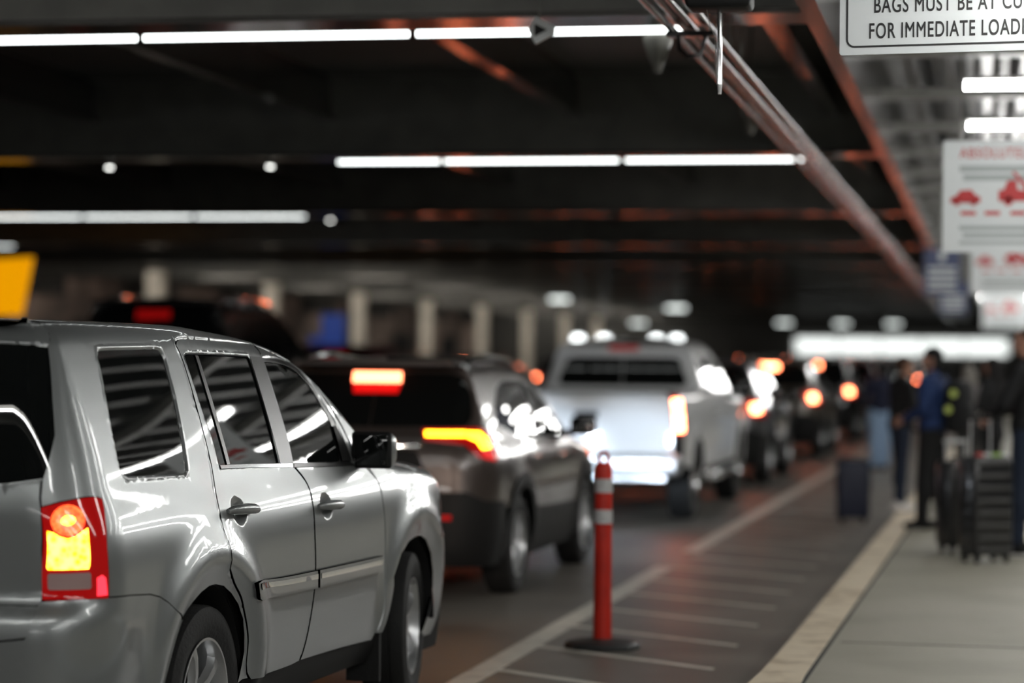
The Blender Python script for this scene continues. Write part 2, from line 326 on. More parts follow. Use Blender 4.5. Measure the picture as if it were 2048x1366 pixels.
def patch(mb, S, poly, holes=(), off=0., sp=.05, sides='R', skirt=.012, roll=None, extra=(), dents=()):
    """one panel cut from the body surface; poly and holes are (u, v) outlines; roll = (width, depth) turns the panel inwards round its holes"""
    loops = [dense(poly, sp)] + [dense(h, sp*.7) for h in holes]
    pts = []; edges = []
    for L in loops:
        o = len(pts); pts += L; edges += [(o+i, o+(i+1) % len(L)) for i in range(len(L))]
    nb = len(pts)
    us = [p[0] for p in loops[0]]; vs = [p[1] for p in loops[0]]
    u = min(us)+sp*.5; row = 0
    cand = list(extra)
    while u < max(us):
        v = min(vs)+sp*(.5 if row % 2 else .9)
        while v < max(vs): cand.append((u, v)); v += sp
        u += sp*.9; row += 1
    if roll:
        for h in holes:
            for k in (.25, .5, .75, 1.0, 1.3):
                for i, a in enumerate(dense(h, sp*.7)):
                    L = dense(h, sp*.7); b = L[(i+1) % len(L)]; z = L[i-1]
                    nx, ny = b[1]-z[1], -(b[0]-z[0]); l = math.hypot(nx, ny) or 1
                    for sg in (1, -1):
                        q = (a[0]+sg*nx/l*roll[0]*k, a[1]+sg*ny/l*roll[0]*k)
                        if not inside(q, h): cand.append(q)
    for (cu, cv, ru, rv, dp) in dents:
        for k in (.2, .4, .6, .8, .92, 1.0, 1.08): cand += [(cu+ru*k*math.cos(PI*i/12), cv+rv*k*math.sin(PI*i/12)) for i in range(24)]
    keep = []
    for p in cand:
        if inside(p, poly) and not any(inside(p, h) for h in holes):
            lim = .004 if roll else sp*.35
            if dents and any(abs(p[0]-d[0]) < d[2]*1.1 and abs(p[1]-d[1]) < d[3]*1.1 for d in dents): lim = .004
            if all(seg_dist(p, L) > lim for L in [poly]+list(holes)): keep.append(p)
    pts += keep
    vo, eo, fo, *_ = delaunay_2d_cdt([Vector(p) for p in pts], edges, [], 0, 1e-5)
    vo = [(q[0], q[1]) for q in vo]; tris = []
    for f in fo:
        c = (sum(vo[i][0] for i in f)/len(f), sum(vo[i][1] for i in f)/len(f))
        if inside(c, loops[0]) and not any(inside(c, h) for h in loops[1:]): tris.append(tuple(f))
    def o_(p):
        o = off
        for (cu, cv, ru, rv, dp) in dents:
            r = ((p[0]-cu)/ru)**2+((p[1]-cv)/rv)**2
            if r < 1: return off - dp*(1-r)**1.2
        if not roll: return off
        d = min(seg_dist(p, h) for h in holes)
        if d > roll[0]: return off
        t = 1-d/roll[0]
        return off - roll[1]*t**3 + roll[1]*.35*math.sin(math.pi*min(1, d/roll[0]))
    P3 = []; N3 = []
    for p in vo:
        o = o_(p); n = S.N(*p); q = S.P(*p)
        P3.append([q[i]+n[i]*o for i in range(3)])
        if (roll and min(seg_dist(p, h) for h in holes) <= roll[0]) or any(((p[0]-d[0])/d[2])**2+((p[1]-d[1])/d[3])**2 < 1 for d in dents):
            h_ = .0015; T = []
            for du, dv in ((h_, 0), (0, h_)):
                qq = []
                for sg in (1, -1):
                    z = (p[0]+sg*du, p[1]+sg*dv); nn = S.N(*z); pp = S.P(*z); oo = o_(z); qq.append([pp[i]+nn[i]*oo for i in range(3)])
                T.append([qq[0][i]-qq[1][i] for i in range(3)])
            tu, tv = T; n2 = [tv[1]*tu[2]-tv[2]*tu[1], tv[2]*tu[0]-tv[0]*tu[2], tv[0]*tu[1]-tv[1]*tu[0]]
            l = math.sqrt(sum(a*a for a in n2)) or 1; n = [a/l for a in n2]
        N3.append(n)
    border = {}
    for t in tris:
        for i in range(3):
            e = (t[i], t[(i+1) % 3]); k = tuple(sorted(e))
            border.setdefault(k, []).append((*e, t[(i+2) % 3]))
    bl = [e[0] for e in border.values() if len(e) == 1]
    for sd in ((1,) if sides == 'R' else (-1,) if sides == 'L' else (1, -1)):
        V = [(sd*p[1], p[0], p[2]) for p in P3]; NN = [(sd*n[1], n[0], n[2]) for n in N3]; F = []
        for t in tris:
            a, b, c = (Vector(V[i]) for i in t); g = (b-a).cross(c-a); s_ = sum((Vector(NN[i]) for i in t), Vector())
            F.append(t if g.dot(s_) >= 0 else (t[0], t[2], t[1]))
        mb.add(V, F, NN)
        if skirt:
            for (i, j, k3) in bl:
                a, b = Vector(V[i]), Vector(V[j]); na, nb2 = Vector(NN[i]), Vector(NN[j])
                c, d = b - nb2*skirt, a - na*skirt; g = (b-a).cross(na)
                if g.length < 1e-9: continue
                g.normalize()
                if g.dot((a+b)/2-Vector(V[k3])) < 0: g = -g
                mb.add([a, b, c, d], [(0, 1, 2, 3)], [g]*4)
    return mb
def make_wheel(name, root, loc, Rt, Rr, w, side, spokes=5, steer=0., style='wide', rim='alloy'):
    """wheel part with tyre and hub; side = +1 right, -1 left"""
    o = MB()
    o.lathe([(-w*.42, Rr*.96), (w*.36, Rr*.93), (w*.45, Rr*1.0), (w*.45, Rr*.96), (w*.30, Rr*.90), (-w*.1, Rr*.86), (-w*.4, Rr*.86)], n=48)
    for i in range(spokes):
        g = 2*math.pi*i/spokes + .3
        wd0, wd1 = (Rr*.21, Rr*.30) if style == 'wide' else (Rr*.11, Rr*.13)
        rows = []
        for t in (0, .35, .7, 1.0):
            r = Rr*(.14+.80*t); hw = (wd0+(wd1-wd0)*t)/2*(1-.35*math.sin(math.pi*t)); ax = w*(.27+.10*math.sin(math.pi*t*.8))
            rows.append([(ax-.03, -hw*1.1, r), (ax, -hw*.7, r), (ax+.004, 0, r), (ax, hw*.7, r), (ax-.03, hw*1.1, r)])
        vs = [Matrix.Rotation(g, 4, 'X') @ Vector(p) for row in rows for p in row]
        fs = [(a*5+b, a*5+b+1, a*5+b+6, a*5+b+5) for a in range(3) for b in range(4)]
        o.add(vs, fs)
    o.lathe([(w*.20, Rr*.22), (w*.32, Rr*.20), (w*.35, Rr*.12), (w*.35, .001)], n=24)
    wo = o.build('wheel', rim, root)
    t = MB()
    h = w/2
    prof = [(-h*.80, Rr*.97), (-h*.98, Rr+(Rt-Rr)*.35), (-h*1.0, Rr+(Rt-Rr)*.65), (-h*.88, Rt*.975), (-h*.72, Rt*.995), (-h*.35, Rt), (-h*.33, Rt*.985), (-h*.27, Rt*.985), (-h*.25, Rt), (h*.25, Rt), (h*.27, Rt*.985), (h*.33, Rt*.985), (h*.35, Rt), (h*.72, Rt*.995), (h*.88, Rt*.975), (h*1.0, Rr+(Rt-Rr)*.65), (h*.98, Rr+(Rt-Rr)*.35), (h*.80, Rr*.97)]
    t.lathe(prof, n=56); t.build('tire', 'rubber', wo)
    d = MB(); d.lathe([(-w*.2, Rr*.80), (-w*.2, .001)], n=32); d.build('brake_disc', 'under', wo)
    wo.location = loc; wo.rotation_euler = (0, 0, (0 if side > 0 else math.pi) + steer)
    return wo
def well(root, xs, ys, r, w=.36):
    for x in xs:
        for s in (1, -1):
            m = MB(); n = 24; y1 = ys*s; y0 = (ys-w)*s; vs = []
            for k in range(n+1):
                g = math.pi*k/n - 0.0
                vs += [(y1, x[0]+r*math.cos(g), x[1]+r*math.sin(g)), (y0, x[0]+r*math.cos(g), x[1]+r*math.sin(g))]
            fs = [(2*k, 2*k+1, 2*k+3, 2*k+2) for k in range(n)]
            m.add(vs, fs); c = len(m.v)
            m.add([(y0, x[0], x[1])]+[vs[2*k+1] for k in range(n+1)], [(0, k+1, k+2) for k in range(n)])
            m.build('wheel_well', 'under', root)
def edge_loop(S, xs, d=.02):
    return [(x, S.top(x)-S.re+S.re*PI/2+d) for x in xs]
def centre_v(S, x):
    zt = S.top(x)-S.re; z = zt+S.re
    return zt + S.re*PI/2 + (S.W(z+S.crown) + (S.taper(x) if S.taper else 0) - S.re)
def arch(cx, cz, r, z0, n=14):
    """points along a wheel opening, from its rear foot over the top to its front foot"""
    g0 = math.asin(max(-1, min(1, (z0-cz)/r)))
    return [(cx - r*math.cos(g0+(math.pi-2*g0)*k/n), cz + r*math.sin(g0+(math.pi-2*g0)*k/n)) for k in range(n+1)]

# ---------------------------------------------------------------- the silver SUV in front
def vedge(S, x, d): return S.top(x)-S.re+S.re*PI/2+d
def lin(a, b, n): return [a+(b-a)*i/n for i in range(n+1)]
def shift(poly, du, dv): return [(p[0]+du, p[1]+dv) for p in poly]
def grow(poly, d):
    cx = sum(p[0] for p in poly)/len(poly); cy = sum(p[1] for p in poly)/len(poly); k = len(poly); out = []
    area = sum(poly[i-1][0]*poly[i][1]-poly[i][0]*poly[i-1][1] for i in range(k)); sg = 1 if area > 0 else -1
    for i in range(k):
        a, b = poly[i-1], poly[(i+1) % k]; nx, ny = b[1]-a[1], -(b[0]-a[0]); l = math.hypot(nx, ny) or 1
        out.append((poly[i][0]+sg*nx/l*d, poly[i][1]+sg*ny/l*d))
    return out
def silver_suv():
    S = Surf(W=[(.22, .88), (.3, .925), (.38, .951), (.5, .968), (.7, .983), (.85, .988), (1.0, .983), (1.08, .970), (1.14, .950), (1.2, .925), (1.3, .893), (1.5, .820), (1.72, .735), (1.84, .685), (1.95, .63)],
        top=[(-1.4, 1.78), (-1.0, 1.83), (-.47, 1.848), (.33, 1.848), (.75, 1.826), (1.1, 1.80), (1.31, 1.772), (1.5, 1.735), (1.66, 1.68), (1.85, 1.575), (2.05, 1.44), (2.25, 1.30), (2.33, 1.255), (2.5, 1.225), (2.9, 1.19), (3.3, 1.13), (3.6, 1.03), (3.8, .9)],
        rear=(-.86, .24), front=(3.15, .55), edge=.075,
        lean=[(.2, .03), (.4, -.03), (.55, -.07), (.72, -.07), (.80, -.055), (.86, 0), (1.0, 0), (1.15, .0), (1.3, .03), (1.6, .11), (1.85, .20)],
        nose=[(.2, -.15), (.4, 0), (.7, .02), (.95, 0), (1.2, -.1)], wmax=1.0,
        arches=[(-.04, .38, .56, .085, .034), (2.76, .38, .56, .085, .030)], crown=.02,
        taper=[(-1.2, -.012), (-.6, -.008), (.3, 0), (2.0, 0), (2.9, -.012), (3.6, -.05)])
    root = thing('suv', 'silver SUV in the foreground at lower left with a glowing amber tail lamp', 'car', (-3.947, 9.401, 0), -R(3.72))
    U = UV; ucr, ucf = S.uc_rear(), S.uc_front()
    rarch, farch = smooth_poly(U['rarch']+[(.292, .30)])[:-8], U['farch']
    rarch = U['rarch']
    lamp_o = [(-1.182, 1.19), (-1.11, 1.207), (-1.017, 1.221), (-.962, 1.222), (-.927, 1.213), (-.930, 1.18), (-.945, 1.137), (-.968, 1.043), (-.970, .869)]
    bt = U['bumptop']
    body = [(-.970, .868)] + [(p[0], p[1]+.005) for p in bt[2:-1]] + [(-.388, .738)] + rarch[4:] + [(.36, .408), (2.17, .408)] + farch + [(3.06, .28), (ucf, .28), (ucf, .93), (3.7, .97), (3.45, 1.06), (3.2, vedge(S, 3.2, .05)), (3.1, vedge(S, 3.1, .3)), (3.08, centre_v(S, 3.08)), (2.7, centre_v(S, 2.7)), (2.29, centre_v(S, 2.29)), (2.29, vedge(S, 2.29, .03))]
    body += [(x, vedge(S, x, .03)) for x in lin(2.2, 1.72, 6)] + [(1.69, vedge(S, 1.69, .05)), (1.69, centre_v(S, 1.69)), (.6, centre_v(S, .6)), (-.79, centre_v(S, -.79)), (-.79, 1.868), (-.905, 1.828)]
    body += [(p[0]+.003, p[1]) for p in U['hatchline'][2:6]] + [(-1.178, 1.22)] + lamp_o
    rd = smooth_poly(U['rdoor'], sharp=40); fd = smooth_poly(U['fdoor'], sharp=40); qw = smooth_poly(U['qwin'], sharp=45)
    b = MB(); patch(b, S, body, [grow(qw, .002), grow(rd, .001), grow(fd, .001)], sp=.045, sides='RL', roll=(.022, .010), extra=[(u, v) for u in lin(-1.1, -.70, 16) for v in lin(.9, 1.8, 36)])
    b.build('body', 'silver', root)
    for sd in ('R', 'L'):
        d = MB(); patch(d, S, grow(rd, -.003), [grow(smooth_poly(U['rglass']), .001)], sp=.04, sides=sd, roll=(.016, .007), skirt=.02, dents=cups(U['hand_r']))
        d = d.build('door', 'silver', root)
        g = MB(); patch(g, S, grow(smooth_poly(U['rglass']), .004), off=-.006, sp=.06, sides=sd, skirt=0); g.build('window', 'glass', d)
        g = MB(); patch(g, S, U['rdiv'], off=-.001, sp=.06, sides=sd, skirt=.01); g.build('window_divider', 'gloss', d)
        g = MB(); patch(g, S, U['bpil'], off=.003, sp=.06, sides=sd, skirt=.012); g.build('pillar_trim', 'gloss', d)
        g = MB(); patch(g, S, U['beltchrome'], off=.006, sp=.06, sides=sd, skirt=.012); g.build('belt_strip', 'chrome', d)
        hr = U['hand_r']; fr = MB(); patch(fr, S, grow(smooth_poly(U['rglass']), .006), [smooth_poly(U['rglass'])], off=.0, sp=.05, sides=sd, skirt=.012); fr.build('window_seal', 'trim', d)
        molding(S, d, U['mold_r'], U['chr_r'], sd); handle(S, d, U['hand_r'], sd)
        d = MB(); patch(d, S, grow(fd, -.003), [smooth_poly(U['fglassframe'])], sp=.04, sides=sd, roll=(.012, .006), skirt=.02, dents=cups(U['hand_f']))
        d = d.build('door', 'silver', root)
        g = MB(); patch(g, S, smooth_poly(U['fglass']), off=-.006, sp=.06, sides=sd, skirt=0); g.build('window', 'glass', d)
        g = MB(); patch(g, S, grow(smooth_poly(U['fglassframe']), .001), [grow(smooth_poly(U['fglass']), -.003)], off=-.003, sp=.05, sides=sd, skirt=.008); g.build('window_frame', 'gloss', d)
        g = MB(); patch(g, S, U['beltblack'], off=.006, sp=.06, sides=sd, skirt=.012); g.build('belt_strip', 'gloss', d)
        g = MB(); patch(g, S, [(1.74, 1.24), (1.872, 1.236), (1.868, 1.30), (1.80, 1.40), (1.765, 1.40), (1.76, 1.33)], off=.004, sp=.06, sides=sd); g.build('mirror_sail', 'trim', d)
        molding(S, d, U['mold_f'], U['chr_f'], sd); handle(S, d, U['hand_f'], sd)
        q = MB(); patch(q, S, grow(qw, .006), off=-.006, sp=.05, sides=sd, skirt=0); q.build('quarter_window', 'glass', root)
        # tail lamp
        l = MB(); patch(l, S, smooth_poly(U['lamp'], sharp=35), off=.005, sp=.03, sides=sd, skirt=.04); l = l.build('tail_lamp', 'redlens', root)
        g = MB(); patch(g, S, smooth_poly(U['lampamber'], sharp=35), off=.0075, sp=.03, sides=sd, skirt=.003); g.build('indicator_lens', 'amber', l)
        g = MB(); patch(g, S, U['lampcirc'], off=.011, sp=.03, sides=sd, skirt=.007); g.build('brake_lens', 'redhot', l)
        cx = sum(p[0] for p in U['lampcirc'])/20; cy = sum(p[1] for p in U['lampcirc'])/20
        g = MB(); patch(g, S, [(cx+(p[0]-cx)*.42, cy+(p[1]-cy)*.32) for p in U['lampcirc']], off=.013, sp=.02, sides=sd, skirt=.002); g.build('bulb', 'amber', l)
        g = MB(); patch(g, S, smooth_poly(U['lampclear'], sharp=35), off=.0075, sp=.03, sides=sd, skirt=.003); g.build('reverse_lens', 'clear', l)
        g = MB(); patch(g, S, U['marker'], off=.0065, sp=.02, sides=sd, skirt=.002); g.build('side_marker', 'marker', l)
        # mirror
        sg = 1 if sd == 'R' else -1
        m = MB(); m.rbox((sg*1.0, 1.985, 1.285), (.19, .13, .165), .045); m = m.build('wing_mirror', 'silver', root)
        g = MB(); g.rbox((sg*1.0, 1.918, 1.287), (.195, .035, .172), .016); g.build('mirror_bezel', 'trim', m)
        g = MB(); g.rbox((sg*1.0, 1.899, 1.287), (.165, .006, .142), .0025); g.build('mirror_glass', 'glass', m)
        g = MB(); g.tube([(sg*.955, 1.98, 1.23), (sg*.90, 1.93, 1.235), (sg*.86, 1.91, 1.24)], [.03, .035, .04]); g.build('mirror_arm', 'trim', m)
        f = MB(); f.prism([(.80*sg, .17), (.965*sg, .17), (.965*sg, .47), (.80*sg, .47)], 2.17, 2.20, 'Y'); f.build('mud_flap', 'rubber', root)
        k = MB(); patch(k, S, [(.30, .25), (2.235, .25), (2.235, .394), (.30, .394)], off=-.02, sp=.08, sides=sd, skirt=.02); k.build('sill_trim', 'trim', root)
        h = MB(); patch(h, S, [(3.12, .80), (3.62, .78), (3.65, .93), (3.2, .99)], off=.004, sp=.05, sides=sd, skirt=.01); h.build('headlamp', 'clear', root)
    # hatch, its window, bumper
    hl = U['hatchline']
    hatch = [(ucr, .700), (-1.446, .712)] + [(p[0]-.006, p[1]-.003) for p in hl[::-1][1:-1]] + [(-.81, 1.864), (-.9, 1.93), (ucr, 1.95)]
    hg = [(-1.995, 1.764)] + U['hatchglass'][:-1] + [(-1.478, 1.262), (-1.995, 1.255)]
    hg = smooth_poly(hg, sharp=60)
    h = MB(); patch(h, S, hatch, [hg], sp=.04, sides='RL', skirt=.02, roll=(.015, .006)); h = h.build('hatch', 'silver', root)
    g = MB(); patch(g, S, grow(hg, .004), off=-.005, sp=.05, sides='RL', skirt=0); g.build('rear_window', 'glass', h)
    p = MB(); p.box((0, -1.135, 1.02), (.54, .012, .15)); p.build('number_plate', 'sign', h)
    g = MB(); p2 = patch(g, S, [(ucr, .838), (-1.232, .838), (-1.232, .846), (ucr, .846)], off=.004, sp=.05, sides='RL', skirt=.004); g.build('crease_trim', 'silver', h)
    bump = [(ucr, .692), (-1.446, .705), (-1.35, .714), (-1.257, .725), (-1.240, .74), (-1.230, .822), (-1.231, .844), (-1.218, .854)] + bt[1:-1] + [(-.394, .726)] + rarch[:4][::-1] + [(-.525, .40), (-.51, .27), (ucr, .27)]
    k = MB(); patch(k, S, bump, sp=.035, sides='RL', skirt=.03, extra=[(u, v) for u in lin(-1.9, -.5, 40) for v in (.77, .785, .80, .815, .83, .845)]); k = k.build('rear_bumper', 'silver', root)
    for u in (-1.272, -1.75):
        for sg in (1, -1):
            q = S.P(u, .631); n = S.N(u, .631); g = MB(); a = Vector((sg*q[1], q[0], q[2])); d = Vector((sg*n[1], n[0], n[2]))
            g.cyl(a-d*.004, a+d*.003, .014, .013, 20); g.build('parking_sensor', 'silver', k)
    # windscreen, dark inner shell, underbody
    ws = [(x, vedge(S, x, .035)) for x in lin(1.71, 2.28, 6)] + [(2.28, centre_v(S, 2.28)), (1.71, centre_v(S, 1.71))]
    w = MB(); patch(w, S, ws, off=-.006, sp=.08, sides='RL', skirt=0); w.build('windscreen', 'glass', root)
    inner = [(-1.3, .40), (-.55, .40), (-.5, .72), (-.2, .86), (.1, .86), (.33, .62), (.34, .40), (2.18, .40), (2.2, .62), (2.4, .84), (2.7, .87), (3.0, .80), (3.2, .5), (3.6, .5), (3.6, .85), (2.3, 1.2), (1.75, 1.55), (1.5, 1.68), (.5, 1.78), (-.7, 1.78), (-.95, 1.6), (-1.2, 1.3)]
    w = MB(); patch(w, S, inner, off=-.045, sp=.09, sides='RL', skirt=0); w.build('inner_shell', 'under', root)
    well(root, [(-.10, .38), (2.66, .38)], .955, .46)
    w = MB(); w.box((0, 1.2, .33), (1.10, 4.2, .16)); w.box((0, 1.28, .36), (1.72, 1.75, .18)); w.box((0, -.85, .42), (1.5, .45, .25)); w.build('underbody', 'under', root)
    w = MB(); w.prism([(-.87, .20), (.87, .20), (.9, .40), (-.9, .40)], 3.15, 3.45, 'Y'); w.build('front_valance', 'trim', root)
    for x, st in ((0, 0), (2.79, R(9))):
        for s in (1, -1): make_wheel('wheel', root, (s*.835, x, .372), .372, .243, .235, s, 5, st)
    rr = MB()
    for s in (1, -1): rr.tube([(s*.60, -.75, 1.845), (s*.61, -.62, 1.875), (s*.615, .2, 1.885), (s*.61, 1.0, 1.855), (s*.60, 1.15, 1.82)], .016)
    return root
def molding(S, par, poly, chrome, sd):
    m = MB(); patch(m, S, smooth_poly(poly, sharp=30), off=.018, sp=.04, sides=sd, skirt=.022); m = m.build('side_molding', 'silver', par)
    c = MB(); patch(c, S, chrome, off=.021, sp=.04, sides=sd, skirt=.004); c.build('chrome_strip', 'chrome', m)
def handle(S, par, ends, sd):
    (u0, v0), (u1, v1) = ends; sg = 1 if sd == 'R' else -1; um, vm = (u0+u1)/2, (v0+v1)/2
    pts = []
    for t in (0, .08, .25, .5, .75, .92, 1):
        u, v = u0+(u1-u0)*t, v0+(v1-v0)*t; o = .012+.030*math.sin(math.pi*t)**.5
        p = S.P(u, v); n = S.N(u, v); pts.append((sg*(p[1]+n[1]*o), p[0], p[2]+n[2]*o))
    h = MB(); n0 = len(h.v); h.tube(pts, [.010, .017, .021, .022, .021, .017, .010], 12); h.build('door_handle', 'silver', par)
def cups(e): return [((e[0][0]+e[1][0])/2, (e[0][1]+e[1][1])/2+.002, .085, .062, .024)]

# ---------------------------------------------------------------- the other vehicles
def surf_crossover():
    return Surf(W=[(.2, .82), (.3, .87), (.45, .905), (.65, .922), (.85, .927), (1.0, .915), (1.06, .895), (1.12, .865), (1.25, .82), (1.45, .745), (1.62, .675), (1.75, .62)],
        top=[(-1.3, 1.60), (-.8, 1.665), (-.3, 1.69), (.3, 1.695), (.9, 1.67), (1.25, 1.61), (1.6, 1.44), (2.05, 1.17), (2.2, 1.10), (2.4, 1.07), (2.8, 1.02), (3.2, .95), (3.5, .82)],
        rear=(-.64, .30), front=(2.95, .5), edge=.07,
        lean=[(.2, .05), (.4, -.02), (.6, -.03), (.85, -.01), (1.0, .0), (1.1, .02), (1.25, .10), (1.6, .30), (1.7, .32)],
        nose=[(.2, -.12), (.4, 0), (.7, .02), (.9, -.02), (1.1, -.15)], wmax=.93, arches=[(0, .36, .47, .09, .02), (2.69, .36, .47, .09, .02)], crown=.03,
        taper=[(-1, -.03), (-.4, -.01), (.4, 0), (2.0, 0), (2.8, -.02), (3.4, -.05)])
def crossover(name, label, loc, rz, paint, lamps='bar', group=None, detail=True, heads=False, sp=.07, rails=True):
    S = surf_crossover(); root = thing(name, label, 'car', loc, rz, group); ucr, ucf = S.uc_rear(), S.uc_front()
    win1 = [(.17, 1.13), (.95, 1.11), (.93, 1.53), (.28, 1.55), (-.02, 1.50), (-.30, 1.36), (-.42, 1.24)]
    win2 = [(1.00, 1.11), (1.93, 1.08), (1.78, 1.20), (1.52, 1.38), (1.30, 1.48), (.98, 1.53)]
    rwin = [(ucr+.005, 1.60), (-.98, 1.60), (-.86, 1.58), (-.80, 1.45), (-.86, 1.30), (-.93, 1.235), (ucr+.005, 1.225)]
    ra = arch(0, .36, .43, .38); fa = arch(2.69, .36, .43, .38)
    body = [(ucr, .76), (-1.0, .78), (-.86, .72), (-.55, .70)] + [(-.53, .66)] + arch(0, .36, .53, .66, 8) + [(.53, .60), (2.16, .56)] + arch(2.69, .36, .53, .58, 8) + [(3.22, .55), (ucf, .55), (ucf, .80), (3.4, .86), (3.1, vedge(S, 3.1, .1)), (2.95, centre_v(S, 2.95)), (2.12, centre_v(S, 2.12)), (2.12, vedge(S, 2.12, .03))]
    body += [(x, vedge(S, x, .03)) for x in lin(2.0, 1.3, 5)] + [(1.27, centre_v(S, 1.27)), (-.4, centre_v(S, -.4)), (-.4, vedge(S, -.4, .12)), (-.75, 1.73), (ucr, 1.74)]
    b = MB(); patch(b, S, body, [rwin, win1, win2], sp=sp, sides='RL', skirt=.03); body_o = b.build('body', paint, root)
    for w, n in ((win1, 'window'), (win2, 'window')):
        for sd in 'RL':
            g = MB(); patch(g, S, grow(w, .006), off=-.008, sp=.1, sides=sd, skirt=0); g.build(n, 'glass', root)
            if detail: g = MB(); patch(g, S, grow(w, .012), [grow(w, -.004)], off=.003, sp=.1, sides=sd, skirt=.008); g.build('window_trim', 'gloss', root)
    g = MB(); patch(g, S, grow(rwin, .006), off=-.008, sp=.1, sides='RL', skirt=0); g.build('rear_window', 'glass', root)
    # black cladding round the arches, sills and bumpers
    for sd in 'RL':
        for cx in (0, 2.69):
            c = MB(); patch(c, S, arch(cx, .36, .53, .30, 14)+arch(cx, .36, .425, .30, 14)[::-1], off=.012, sp=.06, sides=sd, skirt=.03); c.build('arch_cladding', 'trim', root)
        c = MB(); patch(c, S, [(.50, .24), (2.18, .24), (2.16, .565), (.53, .605)], off=.008, sp=.1, sides=sd, skirt=.03); c.build('sill_cladding', 'trim', root)
    c = MB(); patch(c, S, [(ucr, .26), (-.50, .26), (-.52, .50), (-.55, .70), (-.86, .72), (-1.0, .78), (ucr, .76)], off=.01, sp=.06, sides='RL', skirt=.03); bump = c.build('rear_bumper', 'trim', root)
    c = MB(); patch(c, S, [(3.20, .28), (ucf, .28), (ucf, .56), (3.22, .56)], off=.008, sp=.1, sides='RL', skirt=.03); c.build('front_bumper', 'trim', root)
    for sd in 'RL':
        l = MB()
        if lamps == 'bar':
            out = [(-1.30, 1.213), (-.80, 1.223), (-.62, 1.171), (-.61, 1.05), (-.744, .99), (-.90, 1.02), (-.97, 1.107), (-1.28, 1.131)]
            patch(l, S, out, off=.008, sp=.04, sides=sd, skirt=.02); l = l.build('tail_lamp', 'redlens', root)
            g = MB(); patch(g, S, [(-1.272, 1.16), (-.948, 1.16), (-.944, 1.198), (-1.272, 1.196)], off=.011, sp=.05, sides=sd, skirt=.003); g.build('lit_bar', 'ledamber', l)
            g = MB(); patch(g, S, [(-.936, 1.195), (-.82, 1.192), (-.76, 1.146), (-.757, 1.08), (-.845, 1.075), (-.868, 1.127), (-.940, 1.156)], off=.011, sp=.05, sides=sd, skirt=.003); g.build('lit_hook', 'ledamber', l)
            g = MB(); patch(g, S, [(-.87, 1.06), (-.75, 1.06), (-.74, .998), (-.85, 1.01)], off=.011, sp=.05, sides=sd, skirt=.003); g.build('lit_red', 'reddim', l)
        else:
            out = [(-1.05, 1.14), (-.80, 1.16), (-.62, 1.13), (-.62, .96), (-.80, .93), (-1.03, .94)]
            patch(l, S, out, off=.008, sp=.05, sides=sd, skirt=.02); l = l.build('tail_lamp', 'redlens', root)
            g = MB(); patch(g, S, [(-.96, 1.09), (-.80, 1.10), (-.80, .99), (-.95, .98)], off=.012, sp=.05, sides=sd, skirt=.003); g.build('lit_lens', 'lampfar', l)
        if detail:
            g = MB(); patch(g, S, [(-1.25, .585), (-1.09, .585), (-1.09, .622), (-1.25, .622)], off=.014, sp=.05, sides=sd, skirt=.003); g.build('reflector', 'redlens', bump)
        sg = 1 if sd == 'R' else -1
        m = MB(); m.rbox((sg*1.02, 1.93, 1.17), (.21, .12, .15), .04); m = m.build('wing_mirror', 'black', root)
        g = MB(); g.rbox((sg*1.02, 1.868, 1.17), (.17, .008, .115), .003); g.build('mirror_glass', 'glass', m)
        g = MB(); g.tube([(sg*.94, 1.93, 1.12), (sg*.85, 1.90, 1.11)], .03); g.build('mirror_arm', 'trim', m)
        for (ua, v) in ((.35, .98), (1.35, .96)):
            p = S.P(ua, v); h = MB(); h.rbox((sg*(p[1]+.025), ua, v), (.03, .20, .035), .012); h.build('door_handle', paint, root)
            if detail:
                d = MB(); patch(d, S, [(ua+.62, .62), (ua+.63, .62), (ua+.60, 1.08), (ua+.59, 1.08)] if ua < 1 else [(2.0, .60), (2.01, .60), (2.0, 1.06), (1.99, 1.06)], off=.001, sp=.1, sides=sd, skirt=0); d.build('door_gap', 'under', root)
        hl = MB(); patch(hl, S, [(2.95, .74), (3.42, .72), (3.46, .83), (3.0, .88)], off=.006, sp=.06, sides=sd, skirt=.01); hl.build('headlamp', 'head' if heads else 'clear', root)
    g = MB(); patch(g, S, [(ucr, 1.602), (-1.49, 1.602), (-1.50, 1.535), (ucr, 1.533)], off=.02, sp=.06, sides='RL', skirt=.03); bl = g.build('brake_light', 'ledred' if detail else 'lampfar', root)
    if detail:
        g = MB(); patch(g, S, [(ucr, 1.53), (-1.50, 1.53), (-1.53, 1.46), (ucr, 1.46)], off=.004, sp=.06, sides='RL', skirt=.01); g.build('reflection_glow', 'reddim', bl)  # glowing red patch imitates the brake bar's reflection on the glass
        g = MB(); patch(g, S, [(ucr, .86), (-1.37, .86), (-1.30, .93), (-1.36, 1.06), (ucr, 1.075)], off=.002, sp=.06, sides='RL', skirt=.004); rec = g.build('plate_recess', 'trim', root)
        p = MB(); p.box((0, -.965, .96), (.31, .012, .155)); p.build('number_plate', 'sign', rec)
        g = MB(); g.rbox((0, -.955, 1.095), (.80, .05, .035), .012); g.build('hatch_garnish', 'chrome', root)
        e = MB(); e.cyl((.52, -.98, .30), (.52, -.70, .30), .04); e.build('exhaust_pipe', 'chrome', root)
    if rails:
        for s in (1, -1):
            r = MB(); r.tube([(s*.60, -.45, 1.665), (s*.605, -.38, 1.71), (s*.61, .3, 1.735), (s*.60, 1.0, 1.70), (s*.59, 1.1, 1.655)], .017); r.build('roof_rail', 'chrome', root)
    sp_ = MB(); sp_.prism([(-.60, 1.655), (-.58, 1.69), (.58, 1.69), (.60, 1.655)], -.80, -.42, 'Y'); sp_.build('spoiler', paint, root)
